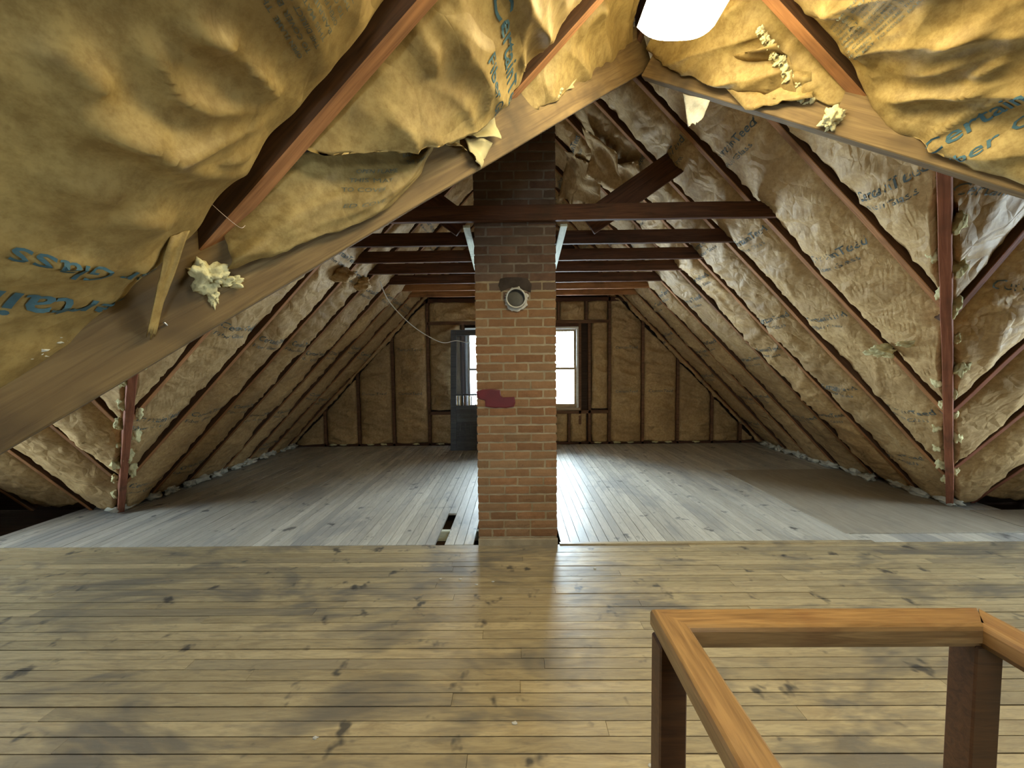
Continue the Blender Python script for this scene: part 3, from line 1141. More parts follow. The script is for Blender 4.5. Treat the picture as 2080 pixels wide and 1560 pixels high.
class Batt:
    """kraft-faced batt: a grid over (a, t); s runs down the bay, t across it"""
    def __init__(self, P, S, T, N, W, s0, s1, edge=0.05, bulge=0.06, wr=0.02, seed=0, res=0.03, resT=0.03, fs=(2.2, 2.6),
                 sag=0.0, swag=0.0, swang=0.9, low=0.0, fine=1.0, swf=16.0):
        self.low, self.fine, self.swf = low, fine, swf
        self.creases = []
        self.P, self.S, self.T, self.N = Vector(P), Vector(S), Vector(T), Vector(N)
        self.W, self.s0, self.s1 = W, s0, s1
        self.edge, self.bulge, self.wr, self.seed = edge, bulge, wr, seed * 13.7 + 2.1
        self.res, self.resT, self.fs, self.sag, self.swag, self.swang = res, resT, fs, sag, swag, swang

    def off(self, s, t):
        q = t / self.W                       # 0..1 across
        e = max(0.0, 4 * q * (1 - q))
        prof = e ** 0.5
        sd = self.seed
        o = -self.edge + self.bulge * prof * (1 + 0.35 * noise.noise((s * 1.1 + sd, q * 0.8, sd)))
        amp = self.wr * (0.25 + 0.75 * min(1, e * 2.2))
        o += amp * (1.6 * noise.noise((s * 1.7 + sd, t * 2.1, sd * 0.3)))
        o += amp * (fold(s, t, self.fs, sd) - 0.35)
        o += amp * 0.55 * self.fine * (fold(s, t, (self.fs[0] * 3.0, self.fs[1] * 2.2), sd + 9) - 0.3)
        # puckers pulled from the staples along both edges
        ee = 1.0 - min(1.0, min(q, 1 - q) / 0.28)
        o += self.wr * 0.8 * ee * min(1, e * 6) * (fold(s * 1.0, t * 0.35, (7.5, 2.0), sd + 4, 1.2) - 0.35)
        for pl_, amp_, w_ in self.creases:
            o += amp_ * math.exp(-seg_dist(s, t, pl_) / w_)
        if self.low:
            a_, b_ = self.rng(t)
            u = min(1, max(0, (s - (b_ - 0.28)) / 0.28))
            o += self.low * u * u * (3 - 2 * u)
        if self.swag:
            # long swags sweeping diagonally across the bay
            ph = s * math.cos(self.swang) * self.swf + t * math.sin(self.swang) * self.swf
            ph += 2.6 * noise.noise((s * 1.6 + sd, t * 1.6, 4.4))
            k = math.sin(ph)
            o += self.swag * min(1, e * 1.6) * ((1 - abs(k)) ** 1.5 * 1.3 - 0.5) * (0.7 + 0.6 * noise.noise((s * 2, t * 2, sd)))
        return o

    def pt(self, s, t, lift=0.0):
        return self.P + self.S * s + self.T * t + self.N * (self.off(s, t) + lift)

    def rng(self, t):
        a = self.s0(t) if callable(self.s0) else self.s0
        b = self.s1(t) if callable(self.s1) else self.s1
        return a, b

    def build(self, name, material, parent=None, rag=0.0):
        L = max(self.rng(t)[1] - self.rng(t)[0] for t in (0, self.W * 0.5, self.W))
        ns = max(6, int(L / self.res))
        nt = max(8, int(self.W / self.resT))
        vs, fs = [], []
        for i in range(ns + 1):
            for k in range(nt + 1):
                t_ = self.W * k / nt
                a, b = self.rng(t_)
                if rag and i == ns:
                    b += rag * noise.noise((t_ * 14 + self.seed, 1.1, 0.5)) + rag * 0.6 * noise.noise((t_ * 41, self.seed, 0.2))
                vs.append(self.pt(a + (b - a) * i / ns, t_))
        w = nt + 1
        for i in range(ns):
            for k in range(nt):
                a = i * w + k
                fs.append((a, a + 1, a + w + 1, a + w))
        loop = ([k for k in range(w)] + [i * w + nt for i in range(1, ns + 1)]
                + [ns * w + k for k in range(nt - 1, -1, -1)] + [i * w for i in range(ns - 1, 0, -1)])
        b0 = len(vs)
        for idx in loop:
            p = vs[idx]
            d = (p - self.P).dot(self.N)
            vs.append(p - self.N * (d + 0.125))
        n = len(loop)
        for i in range(n):
            fs.append((loop[(i + 1) % n], loop[i], b0 + i, b0 + (i + 1) % n))
        fs.append(tuple(b0 + i for i in range(n)))
        o = world_mesh(name, vs, fs, material, parent, True)
        # outward normals
        bm = bmesh.new()
        bm.from_mesh(o.data)
        bmesh.ops.recalc_face_normals(bm, faces=bm.faces[:])
        bm.to_mesh(o.data)
        bm.free()
        return o


# printed lettering, laid onto the paper
TXT = {}


def text_mesh(body, cell=0.012, spacing=1.0, bold=0.0):
    key = (body, cell, spacing, bold)
    if key in TXT:
        return TXT[key]
    cu = bpy.data.curves.new('lettering', 'FONT')
    cu.body = body
    cu.size = 1.0
    cu.resolution_u = 2
    cu.space_character = spacing
    cu.space_line = 0.9
    cu.offset = bold
    o = bpy.data.objects.new('lettering', cu)
    me = o.to_mesh()
    bm = bmesh.new()
    bm.from_mesh(me)
    o.to_mesh_clear()
    bpy.data.objects.remove(o)
    bpy.data.curves.remove(cu)
    xs = [v.co.x for v in bm.verts]
    ys = [v.co.y for v in bm.verts]
    x0, x1, y0, y1 = min(xs), max(xs), min(ys), max(ys)
    for lo, hi, nrm in ((x0, x1, (1, 0, 0)), (y0, y1, (0, 1, 0))):
        n = int((hi - lo) / cell)
        for k in range(1, n + 1):
            c = lo + k * cell
            bmesh.ops.bisect_plane(bm, geom=bm.verts[:] + bm.edges[:] + bm.faces[:], plane_co=[c * q for q in nrm], plane_no=nrm)
    vs = [(v.co.x - x0, v.co.y - y0) for v in bm.verts]
    bm.verts.index_update()
    fs = [tuple(v.index for v in f.verts) for f in bm.faces]
    bm.free()
    TXT[key] = (vs, fs, x1 - x0, y1 - y0)
    return TXT[key]


def lettering(b, parent, body, s, t, height, du, dv, material, length=None, lift=0.0022, cell=0.25, bold=0.0, name='lettering'):
    """print body on batt b: baseline starts at (s, t), runs along du=(ds, dt), letters rise along dv"""
    vs, fs, w, h = text_mesh(body, cell, 1.0, bold)
    kx = (length / w) if length else height
    ky = height
    out, keep = [], []
    ok = []
    for x, y in vs:
        ss = s + du[0] * x * kx + dv[0] * y * ky
        tt = t + du[1] * x * kx + dv[1] * y * ky
        tc = min(max(tt, 0.004), b.W - 0.004)
        lo, hi = b.rng(tc)
        ok.append(0.0 <= tt <= b.W and lo <= ss <= hi)
        out.append(b.pt(ss, tc, lift))
    for f in fs:
        if all(ok[i] for i in f):
            keep.append(f)
    if len(keep) < 0.75 * len(fs):
        return None
    if len({i for f in keep for i in f}) < 30:
        return None
    used = sorted({i for f in keep for i in f})
    mp = {i: k for k, i in enumerate(used)}
    o = world_mesh(name, [out[i] for i in used], [tuple(mp[i] for i in f) for f in keep], material, parent)
    if material != 'ink':
        o['kind'] = 'stuff'              # small print
    return o


CT, FG = 'CertainTeed', 'Fiber Glass'
ROWS = ('vapor barrier', )

# ---- far roof, both slopes
rr = random.Random(21)
ys = sorted(Y_RAF + [YW + 0.02])
NB = len(ys) - 1
for side, nm, pl in ((-1, 'left', BL), (1, 'right', BR)):
    nrm = math.sqrt(1 + 1.05 ** 2)
    S = Vector((side, 0, -1.05)) / nrm
    N = pn(pl)
    for i in range(NB):
        ya, yb = ys[i] + 0.021, ys[i + 1] - 0.021
        if yb - ya < 0.1:
            continue
        P = pp(pl, XR + side * 0.03, ya)
        xfl = (0.03 - pl[2]) / pl[0]

        def s1(t_, ya=ya, pl=pl, side=side, xfl=xfl):
            yv = ya + t_
            xv = fvx(yv, side) - side * 0.05
            xe = xfl if abs(xfl) < abs(xv) else xv
            return abs(xe - (XR + side * 0.03)) * nrm
        k = NB - i
        seed = i + (50 if side > 0 else 0)
        b = Batt(P, S, Vector((0, 1, 0)), N, yb - ya, 0.04, s1, edge=0.06, bulge=0.075 + rr.uniform(-0.008, 0.012),
                 wr=0.018 + rr.uniform(0, 0.009), seed=seed, res=0.026 if i < 5 else 0.032, resT=0.028, fs=(3.6, 2.8), swag=0.011, swang=0.2 * side, swf=24.0)
        o = b.build('insulation_batt', 'kraft_old')
        tag(o, f'kraft-faced insulation batt, far {nm} slope, {ORD[k]} bay from the window wall',
            'insulation', 'insulation batts of the far roof')
        # brand print repeats down the length, across the batt
        s_ = rr.uniform(0.5, 0.9)
        wd = yb - ya
        while s_ < s1(wd / 2) - 0.3:
            dr_ = -side
            t0_ = 0.05 if side < 0 else wd - 0.05
            lettering(b, o, CT, s_ + 0.0, t0_, 0.085, (0, dr_), (-1, 0), 'ink_faint', length=wd * 0.8, cell=0.5, bold=0.01)
            lettering(b, o, FG, s_ + 0.085, t0_, 0.055, (0, dr_), (-1, 0), 'ink_faint', length=wd * 0.62, cell=0.5)
            s_ += rr.uniform(0.95, 1.15)

# ---- cross wing, far slope
nw = math.sqrt(1 + 1.3 ** 2)
for side, nm, xs in ((-1, 'left', (-1.75, -2.70, -3.27, -3.83, -4.47, -5.1)), (1, 'right', (1.75, 2.18, 2.82, 3.48, 4.05, 4.68, 5.3))):
    for i in range(len(xs) - 1):
        xa, xb = xs[i], xs[i + 1]
        wd = abs(xb - xa) - 0.042
        P = pp(WF, xa + side * 0.021, YX)

        def s1(t_, xa=xa, side=side):
            x_ = xa + side * (0.021 + t_)
            return max(0.03, (min(far_valley_y(x_), 3.74) - YX) * nw - 0.06)
        b = Batt(P, Vector((0, 1, -1.3)) / nw, Vector((side, 0, 0)), pn(WF), wd, 0.0, s1, edge=0.06, bulge=0.10, wr=0.018,
                 seed=90 + i + side * 20, res=0.03, resT=0.03, fs=(2.6, 2.4), swag=0.012, swang=0.4)
        o = b.build('insulation_batt', 'kraft_old', rag=0.03)
        tag(o, f'kraft-faced insulation batt of the {nm} wing, {ORD[i + 1]} bay out from the valley rafter',
            'insulation', 'insulation batts of the cross wing')
        if s1(wd / 2) > 0.7:
            sv = s1(wd / 2) * 0.62
            lettering(b, o, CT, sv, 0.06 if side > 0 else wd - 0.06, 0.085, (0, 1 if side > 0 else -1), (-1, 0), 'ink_faint',
                      length=wd * 0.75, cell=0.5)

# ---- near roof
nf = math.sqrt(1 + 1.04 ** 2)
for side, nm, pl in ((-1, 'left', FL), (1, 'right', FR)):
    S = Vector((side, 0, -1.04)) / nf
    bays = list(zip(NEAR[side][1:-1], NEAR[side][2:])) + [(NEAR[side][-1], 2.03)]
    for i, (ya0, yb0) in enumerate(bays):
        ya, yb = ya0 + 0.021, yb0 - (0.021 if yb0 < 2 else 0)
        wd = yb - ya
        P = pp(pl, XF + side * 0.03, ya)
        k = len(bays) - i
        trim = 0.012 if side > 0 and k == 2 else 0.055

        def s1(t_, ya=ya, side=side, trim=trim, k=k):
            xe = near_valley_x(max(ya + t_, -0.55), side)
            e = 0.0
            if side < 0 and k == 2:           # the loose pillow: hangs clear of the valley
                e = 0.30 - 0.20 * t_ / wd
            return max(0.05, abs(xe - XF) * nf - trim - e)
        big = k in (2, 3)
        b = Batt(P, S, Vector((0, 1, 0)), pn(pl), wd, 0.03, s1,
                 edge=0.085 if side < 0 else 0.07, bulge=0.125 if big else 0.10, wr=0.028 if not big else 0.021, fine=0.7 if big else 1.0,
                 low=0.035 if (side < 0 and k == 2) else 0.0 if (side < 0 and k > 1) else 0.05 if side < 0 else 0.075, seed=31 + i + side * 3,
                 res=0.012 if k <= 3 else 0.05, resT=0.012 if k <= 3 else 0.05, fs=(2.4, 1.7),
                 swag=0.016 if big else 0.02, swang=0.45 if side < 0 else 0.75, swf=(13.0 if k == 3 else 15.0) if side < 0 else 21.0)
        for pix, amp_, w_ in CREASES.get((side, k), ()):
            pts_ = [on_plane(px, py, *pl) - b.P for px, py in pix]
            b.creases.append(([(q.dot(b.S), q.dot(b.T)) for q in pts_], amp_, w_))
        o = b.build('insulation_batt', 'kraft', rag=0.03)
        tag(o, f'kraft-faced insulation batt, near {nm} slope, {ORD[k]} bay from the meeting valley beams',
            'insulation', 'insulation batts of the near roof')
        if side < 0 and k == 2:
            near_left_mid = (b, o)
        if side < 0 and k == 3:
            near_left = (b, o)
        if side > 0 and k == 2:
            near_right = (b, o)

# lettering of the near batts
def s_of(pl, side, P):
    return (P.x - (XF + side * 0.03)) * side * nf


def st_of(b, pl, px, py):
    """pixel -> (s, t) on a near batt"""
    p = on_plane(px, py, *pl) - b.P
    return p.dot(b.S), p.dot(b.T)


b, o = near_left_mid
s_, t_ = st_of(b, FL, 1012, 22)
lettering(b, o, CT, st_of(b, FL, 1002, 150)[0], 0.10, 0.075, (0, 1), (-1, 0), 'ink', length=b.W - 0.12, cell=0.14, bold=0.012)
lettering(b, o, FG, st_of(b, FL, 966, 150)[0], 0.19, 0.05, (0, 1), (-1, 0), 'ink', length=0.30, cell=0.16, bold=0.006)
b, o = near_left
s_, t_ = st_of(b, FL, 230, 590)
lettering(b, o, CT, s_ + 0.0, b.W - 0.03, 0.07, (0, -1), (1, 0), 'ink', length=b.W - 0.06, cell=0.14, bold=0.012)
lettering(b, o, FG, s_ - 0.085, b.W - 0.02, 0.05, (0, -1), (1, 0), 'ink', length=0.30, cell=0.16, bold=0.006)
b, o = near_right
s_, t_ = st_of(b, FR, 1900, 320)
lettering(b, o, CT, s_ - 0.050, t_ - 0.072, 0.066, (0, -1), (-1, 0), 'ink', length=0.42, cell=0.14, bold=0.01)
lettering(b, o, FG, s_ + 0.018, t_ - 0.09, 0.044, (0, -1), (-1, 0), 'ink', length=0.30, cell=0.16, bold=0.006)

# ---- window wall
WALL_LABELS = [f'tall kraft-faced batt in the window wall, {ORD[q]} full bay right of the windows' for q in (1, 2, 3, 4, 5)]
WALL_LABELS += ['narrow kraft-faced batt in the window wall just right of the right window']
WALL_LABELS += [f'tall kraft-faced batt in the window wall, {ORD[q]} full bay left of the windows' for q in (1, 2, 3, 4)]
WALL_LABELS += ['kraft-faced batt in the window wall between the screen door and the left studs',
                'short crumpled batt low in the window wall left of the screen door',
                'small batt above the window header over the screen door',
                'small batt above the window header behind the chimney',
                'small batt above the window header over the right window',
                'small batt above the window header just past the right window',
                'small batt above the window header against the first right stud',
                'short batt under the right window beside the chimney',
                'short torn batt under the right window between two cripple studs',
                'short batt under the right window sill corner',
                'short batt low in the window wall right of the right window',
                'short batt low in the window wall behind the chimney',
                'short batt low in the window wall behind the screen door']
for i, (xa, xb, za, zb) in enumerate((
        (1.72, 2.33, 0.05, 9), (2.33, 2.97, 0.05, 9), (2.97, 3.60, 0.05, 9), (3.60, 4.12, 0.05, 9), (4.12, 4.40, 0.05, 9),
        (W2[1] + 0.26, 1.72, 0.66, 2.22), (-2.26, -1.60, 0.05, 9), (-2.91, -2.26, 0.05, 9), (-3.54, -2.91, 0.05, 9),
        (-4.12, -3.54, 0.05, 9), (-1.60, W1[0] - 0.10, 0.66, 2.22), (-1.60, W1[0] - 0.10, 0.05, 0.57),
        (-1.60, -0.62, 2.28, 2.61), (-0.62, 0.12, 2.28, 2.61), (0.12, 0.80, 2.28, 2.61), (0.80, 1.30, 2.28, 2.61), (1.30, 1.72, 2.28, 2.61),
        (0.15, 0.70, 0.05, 0.57), (0.70, 0.98, 0.05, 0.57), (0.98, W2[1] + 0.21, 0.05, 0.57), (W2[1] + 0.26, 1.72, 0.05, 0.57),
        (-0.48, 0.09, 0.05, 0.57), (-0.93, -0.48, 0.05, 0.57))):
    xa += 0.024
    xb -= 0.024
    wd = xb - xa

    def s1(t_, xa=xa, za=za, zb=zb):
        return max(0.06, min(zb, roof_z(xa + t_) - 0.04) - za)
    b = Batt((xa, YW + 0.012, za), (0, 0, 1), (1, 0, 0), (0, -1, 0), wd, 0.0, s1, edge=0.035, bulge=0.075, wr=0.038 if zb > 3 else 0.042,
             seed=140 + i, res=0.026, resT=0.03, fs=(4.6, 1.8), swag=0.026, swang=0.3, swf=15.0)
    b_back = 0.085
    o = b.build('insulation_batt', 'kraft_old')
    tag(o, WALL_LABELS[i], 'insulation', 'insulation batts of the window wall')
    if zb > 3 and s1(wd / 2) > 1.2:
        for zz in (0.9, 1.7, 2.4):
            if zz < s1(wd / 2) - 0.3:
                lettering(b, o, CT, zz, 0.08, 0.07, (0, 1), (1, 0), 'ink_faint', length=wd * 0.72, cell=0.5)

# ------------------------------------------------------------------ loose fibre, flaps, debris
def tuft(p, size, seed, m='fiberglass', squash=(1, 1, 1), sub=4, rough=0.55):
    bm = bmesh.new()
    bmesh.ops.create_icosphere(bm, subdivisions=sub, radius=1.0)
    sd = seed * 7.31
    for v in bm.verts:
        c = v.co.normalized()
        d = 0.75 + rough * noise.noise((c.x * 1.6 + sd, c.y * 1.6, c.z * 1.6 - sd))
        d += rough * 0.6 * noise.noise((c.x * 4.2 - sd, c.y * 4.2, c.z * 4.2)) + rough * 0.35 * noise.noise((c.x * 10, c.y * 10 + sd, c.z * 10)) * 0.6
        v.co = Vector((c.x * d * squash[0], c.y * d * squash[1], c.z * d * squash[2])) * size
    me = bpy.data.meshes.new('fibre_tuft')
    bm.to_mesh(me)
    bm.free()
    for f in me.polygons:
        f.use_smooth = True
    return put('fibre_tuft', me, m, None, Matrix.Translation(p))


def px_tuft(px, py, pl, size, seed, label, e=0.06, m='fiberglass', squash=(1, 1, 1), group=None):
    o = tuft(on_plane(px, py, *pl) + pn(pl) * e, size, seed, m, squash)
    return tag(o, label, 'insulation', group)


KV = 0.7 / 0.6


def on_beam(px, py, side, off=0.03):
    """pixel -> point on the camera-side face of a near valley beam, off metres in front of it"""
    d = ray(px, py)
    t_ = (XF + side * KV * 2.08) / (d.x + side * KV * d.y)
    p = Vector((0, 0, H)) + d * t_
    nrm_ = Vector((-side, -KV, 0)).normalized()     # towards the camera
    return p + nrm_ * (0.025 + off)


def beam_tuft(px, py, side, size, seed, label, off=0.02, m='fiberglass', squash=(1, 1, 1), group=None):
    o = tuft(on_beam(px, py, side, off), size, seed, m, squash)
    return tag(o, label, 'insulation', group)


beam_tuft(420, 568, -1, 0.040, 1, 'pale yellow fibre tuft hanging over the left valley beam below the rafter', 0.01, squash=(1.2, 0.8, 1.0))
beam_tuft(462, 578, -1, 0.028, 5, 'flat pale fibre wisp beside the tuft on the left valley beam', 0.005, squash=(1.5, 0.7, 0.6))
beam_tuft(434, 605, -1, 0.018, 2, 'small dangling fibre tuft on the face of the left valley beam', 0.005, squash=(0.7, 0.7, 1.7))
beam_tuft(25, 715, -1, 0.036, 3, 'grey fibre wad bulging out under the paper above the left valley beam', 0.0, 'fiberglass_grey', (1.9, 1.0, 0.7))
beam_tuft(95, 690, -1, 0.022, 13, 'small grey fibre wad under the paper edge above the left valley beam', 0.0, 'fiberglass_grey', (1.9, 1.0, 0.6))
beam_tuft(1690, 250, 1, 0.042, 4, 'pale yellow fibre ball on the right valley beam below the rafter end', 0.01, squash=(1, 0.9, 1.1))
for k in range(12):
    f_ = k / 11
    px_tuft(1556 + 134 * f_ - 12 * math.sin(f_ * 3), 52 + 172 * f_, FR, 0.016 + 0.020 * f_, 10 + k,
            'ragged pale fibre edge squeezed out along the near right rafter', 0.03, squash=(1, 1, 1.3), group='fibre along the near right rafter')
beam_tuft(1180, 118, -1, 0.040, 6, 'fibre wad pressed against the peak of the left valley beam', 0.0, squash=(1.5, 0.8, 0.8))
beam_tuft(1112, 196, -1, 0.035, 7, 'torn fibre wad tucked behind the second near left rafter', 0.0, squash=(1.3, 0.8, 0.8))
px_tuft(1805, 700, BR, 0.085, 8, 'large torn fibre clump hanging out of a batt on the right slope', 0.08, squash=(1.3, 1.0, 0.7))
px_tuft(1855, 690, BR, 0.060, 9, 'fibre wisp trailing from the torn batt towards the red valley rafter', 0.04, squash=(1.6, 0.8, 0.5))

# fibre squeezed out along the red valley rafters
for side, nm in ((-1, 'left'), (1, 'right')):
    for k in range(11):
        f_ = k / 10
        y = 3.55 - f_ * 1.5
        for q, dx in ((0, -0.065), (1, 0.065)):
            r_ = random.Random(k * 4 + q + (99 if side > 0 else 0))
            if r_.random() < 0.2:
                continue
            x = fvx(y, side) + dx + r_.uniform(-0.01, 0.01)
            z = zp(WF, 0, y) - 0.03 if (dx > 0) == (side > 0) else zp(BR if side > 0 else BL, x, y) - 0.02
            tag(tuft(Vector((x, y + r_.uniform(-.03, .03), z)), r_.uniform(0.03, 0.06), 200 + k * 3 + q * 50 + side,
                     'fiberglass', (0.8, 0.8, 1.5), 3), f'pale fibre tuft squeezed out beside the {nm} red valley rafter', 'insulation',
                f'fibre along the {nm} valley rafter')

# fibre strip at the foot of the slopes
r_ = random.Random(77)
for side, nm, pl in ((-1, 'left', BL), (1, 'right', BR)):
    y = 3.75
    while y < 6.6:
        L = r_.uniform(0.10, 0.22)
        x = (0.02 - pl[2]) / pl[0] - side * r_.uniform(0.02, 0.08)
        o = tuft(Vector((x, y, 0.045)), 0.075, r_.random() * 90, 'fiberglass_grey', (1.0, L / 0.09, 0.75), 3, 0.6)
        tag(o, f'grey-white fibre lump lying along the foot of the {nm} slope', 'insulation', f'fibre along the foot of the {nm} slope')
        y += L * 1.2 + r_.uniform(0, 0.1)
for x in (-3.4, -3.2, -2.7, -2.45, -1.85, -1.4, 1.5, 1.85, 2.1, 2.55, 2.8, 3.3):
    o = tuft(Vector((x, YW - 0.02, 0.035)), 0.035, r_.random() * 90, 'fiberglass', (2.2, 0.7, 0.6), 3, 0.5)
    tag(o, 'small pale fibre scrap on the sole plate of the window wall', 'insulation', 'fibre along the window wall')


def flap(name, pts, m, label, cat='paper', group=None, curl=0.02, seed=0, n=10, thick=0.0015):
    """torn sheet: quad patch between four corners, crumpled"""
    a, b, c, d = [Vector(p) for p in pts]
    nn = ((b - a).cross(d - a)).normalized()
    vs, fs = [], []
    for i in range(n + 1):
        for k in range(n + 1):
            u, v = i / n, k / n
            p = (a * (1 - u) + b * u) * (1 - v) + (d * (1 - u) + c * u) * v
            o_ = curl * (math.sin(v * math.pi) * 0.8 + 1.5 * noise.noise((u * 2.2 + seed, v * 2.2, seed * 1.3)) + 0.6 * (fold(u, v, (2.5, 2.5), seed) - .4))
            ed = 0.0
            if k == n:
                ed = 0.12 * noise.noise((u * 6, seed, 2.2))
            vs.append(p + nn * o_ + (d - a) * ed)
    w = n + 1
    m0 = len(vs)
    vs += [p + nn * thick for p in vs]
    for i in range(n):
        for k in range(n):
            q = i * w + k
            fs.append((q, q + 1, q + w + 1, q + w))
            fs.append((m0 + q + w, m0 + q + w + 1, m0 + q + 1, m0 + q))
    loop = ([k for k in range(w)] + [i * w + n for i in range(1, w)] + [n * w + k for k in range(n - 1, -1, -1)] + [i * w for i in range(n - 1, 0, -1)])
    for i in range(len(loop)):
        x, y = loop[i], loop[(i + 1) % len(loop)]
        fs.append((x, m0 + x, m0 + y, y))
    o = world_mesh(name, vs, fs, m, None, True)
    return tag(o, label, cat, group)


def q4(pl, pix, es):
    return [on_plane(px, py, *pl) + pn(pl) * e for (px, py), e in zip(pix, es)]


def qmix(spec):
    """corners given as (kind, px, py, offset)"""
    out = []
    for kd, px, py, e in spec:
        if kd == 'L':
            out.append(on_plane(px, py, *FL) + pn(FL) * e)
        elif kd == 'y':
            out.append(at_y(px, py, e))
        elif kd == 'R':
            out.append(on_plane(px, py, *FR) + pn(FR) * e)
        else:
            out.append(on_beam(px, py, -1 if kd == 'l' else 1, e))
    return out


# hanging paper strip at the end of the first near left rafter
flap('paper_strip', qmix((('y', 346, 480, 0.74), ('y', 384, 468, 0.77), ('l', 320, 682, 0.01), ('l', 306, 684, 0.03))), 'kraft',
     'long pointed paper strip hanging over the left valley beam', curl=0.004, seed=3)
# printed flap below the loose pillow, hanging in front of the beam
def poly_at(pts, q):
    k = q * (len(pts) - 1)
    i = min(int(k), len(pts) - 2)
    return pts[i].lerp(pts[i + 1], k - i)


class Patch(Batt):
    """loose sheet between an upper and a lower edge line"""
    def __init__(self, upper, lower, W, L, seed):
        self.up, self.lo, self.W, self.L, self.seed = smooth_path(upper, 4), smooth_path(lower, 4), W, L, seed
        self.n0 = (Vector((1, 0, -1.04)).normalized() + Vector((1, -1.2, 0)).normalized()).normalized()

    def rng(self, t_):
        return 0.0, self.L

    def pt(self, s_, t_, lift=0.0):
        q, v = min(1, max(0, t_ / self.W)), s_ / self.L
        p = poly_at(self.up, q).lerp(poly_at(self.lo, q), v)
        sd = self.seed
        o_ = 0.035 * math.sin(min(1, max(0, v)) * math.pi) + 0.016 * noise.noise((s_ * 5 + sd, t_ * 4, sd))
        o_ += 0.014 * (fold(s_, t_, (4.2, 3.0), sd) - 0.35) + 0.007 * (fold(s_, t_, (11, 8), sd + 3) - 0.3)
        # a long fold across the sheet
        f_ = v - (0.62 - 0.30 * q)
        o_ += 0.022 * (1 / (1 + math.exp(-f_ * 30)) - 0.5)
        return p + self.n0 * (o_ + lift)

    def sheet(self, name, material, ns=34, nt=56, thick=0.0012):
        vs, fs = [], []
        for i in range(ns + 1):
            for k in range(nt + 1):
                t_ = self.W * k / nt
                e_ = 0.0
                if i == ns:
                    e_ = 0.012 * noise.noise((t_ * 16, self.seed, .3)) + 0.006 * noise.noise((t_ * 47, self.seed, .9))
                vs.append(self.pt(self.L * i / ns + e_, t_))
        w_, m0 = nt + 1, len(vs)
        vs += [p - self.n0 * thick for p in vs]
        for i in range(ns):
            for k in range(nt):
                q = i * w_ + k
                fs.append((q, q + 1, q + w_ + 1, q + w_))
                fs.append((m0 + q + w_, m0 + q + w_ + 1, m0 + q + 1, m0 + q))
        lp = ([k for k in range(w_)] + [i * w_ + nt for i in range(1, ns + 1)] + [ns * w_ + k for k in range(nt - 1, -1, -1)]
              + [i * w_ for i in range(ns - 1, 0, -1)])
        for i in range(len(lp)):
            x_, y_ = lp[i], lp[(i + 1) % len(lp)]
            fs.append((x_, m0 + x_, m0 + y_, y_))
        o_ = world_mesh(name, vs, fs, material, None, True)
        bm = bmesh.new()
        bm.from_mesh(o_.data)
        bmesh.ops.recalc_face_normals(bm, faces=bm.faces[:])
        bm.to_mesh(o_.data)
        bm.free()
        return o_


FLP = Patch([on_plane(px, py, *FL) + pn(FL) * -0.03 for px, py in ((470, 470), (600, 345), (700, 322), (780, 300), (840, 285), (878, 268))],
            [on_beam(px, py, -1, 0.012) for px, py in ((452, 552), (560, 512), (650, 480), (740, 448), (815, 392), (860, 312))], 0.62, 0.24, 5.3)
o = FLP.sheet('paper_flap', 'kraft')
tag(o, 'printed kraft paper flap tucked between the loose batt and the left valley beam', 'paper')
FRAG = ('OPEN FLAME', 'THIS MAT', 'TO COVER')
for k, body in enumerate(FRAG):
    lettering(FLP, o, body, 0.075 + k * 0.020, 0.30 - k * 0.02, 0.015, (0.25, 0.97), (-0.97, 0.25), 'ink_small', length=0.12, cell=0.8)
for k, body in enumerate(('BARRIER', 'THE DIRECT')):
    lettering(FLP, o, body, 0.075 + k * 0.022, 0.455, 0.015, (0.35, 0.94), (-0.94, 0.35), 'ink_small', length=0.10, cell=0.8)
lettering(FLP, o, 'ED COVE', 0.165, 0.27, 0.016, (0.20, 0.98), (-0.98, 0.20), 'ink_small', length=0.12, cell=0.8)

# blocks of small print on the near batts
WORDS = FRAG + ('BARRIER', 'THE DIRECT')
for (b, o), pl_, px, py, dv_, cols in ((near_left, FL, 640, 30, 1, 3), (near_right, FR, 1716, 88, -1, 4)):
    s_, t_ = st_of(b, pl_, px, py)
    for r0 in range(9):
        for c0 in range(cols):
            lettering(b, o, WORDS[(r0 * 2 + c0) % 5], s_ - dv_ * (r0 - 4) * 0.0175, t_ - c0 * 0.105, 0.012, (0, -1), (dv_, 0), 'ink_small',
                      length=0.095, cell=0.8, bold=0.01)
# torn bits between the second rafter and the valley
flap('torn_paper', qmix((('l', 893, 262, 0.03), ('l', 986, 238, 0.02), ('l', 1000, 300, 0.03), ('l', 925, 290, 0.05))), 'torn_paper',
     'pale torn paper flap at the foot of the second near left rafter', curl=0.010, seed=5)
flap('torn_paper', qmix((('l', 868, 268, 0.04), ('l', 903, 262, 0.05), ('l', 932, 318, 0.03), ('l', 872, 312, 0.05))), 'kraft',
     'curled brown torn paper piece left of the pale flap', curl=0.018, seed=8)
flap('torn_paper', qmix((('l', 928, 290, 0.03), ('l', 985, 302, 0.03), ('l', 965, 352, 0.01), ('l', 942, 335, 0.04))), 'torn_paper',
     'small torn paper tongue hanging below the pale flap', curl=0.010, seed=9)
flap('torn_paper', qmix((('l', 818, 300, 0.03), ('l', 870, 272, 0.03), ('l', 858, 335, 0.01), ('l', 838, 345, 0.02))), 'torn_paper',
     'pointed torn paper tongue beside the printed flap', curl=0.010, seed=12)
flap('torn_paper', qmix((('l', 1100, 205, 0.03), ('l', 1120, 150, 0.04), ('l', 1165, 118, 0.03), ('l', 1150, 190, 0.02))), 'torn_paper',
     'pale torn paper pocket between second rafter and beam peak', curl=0.014, seed=13)
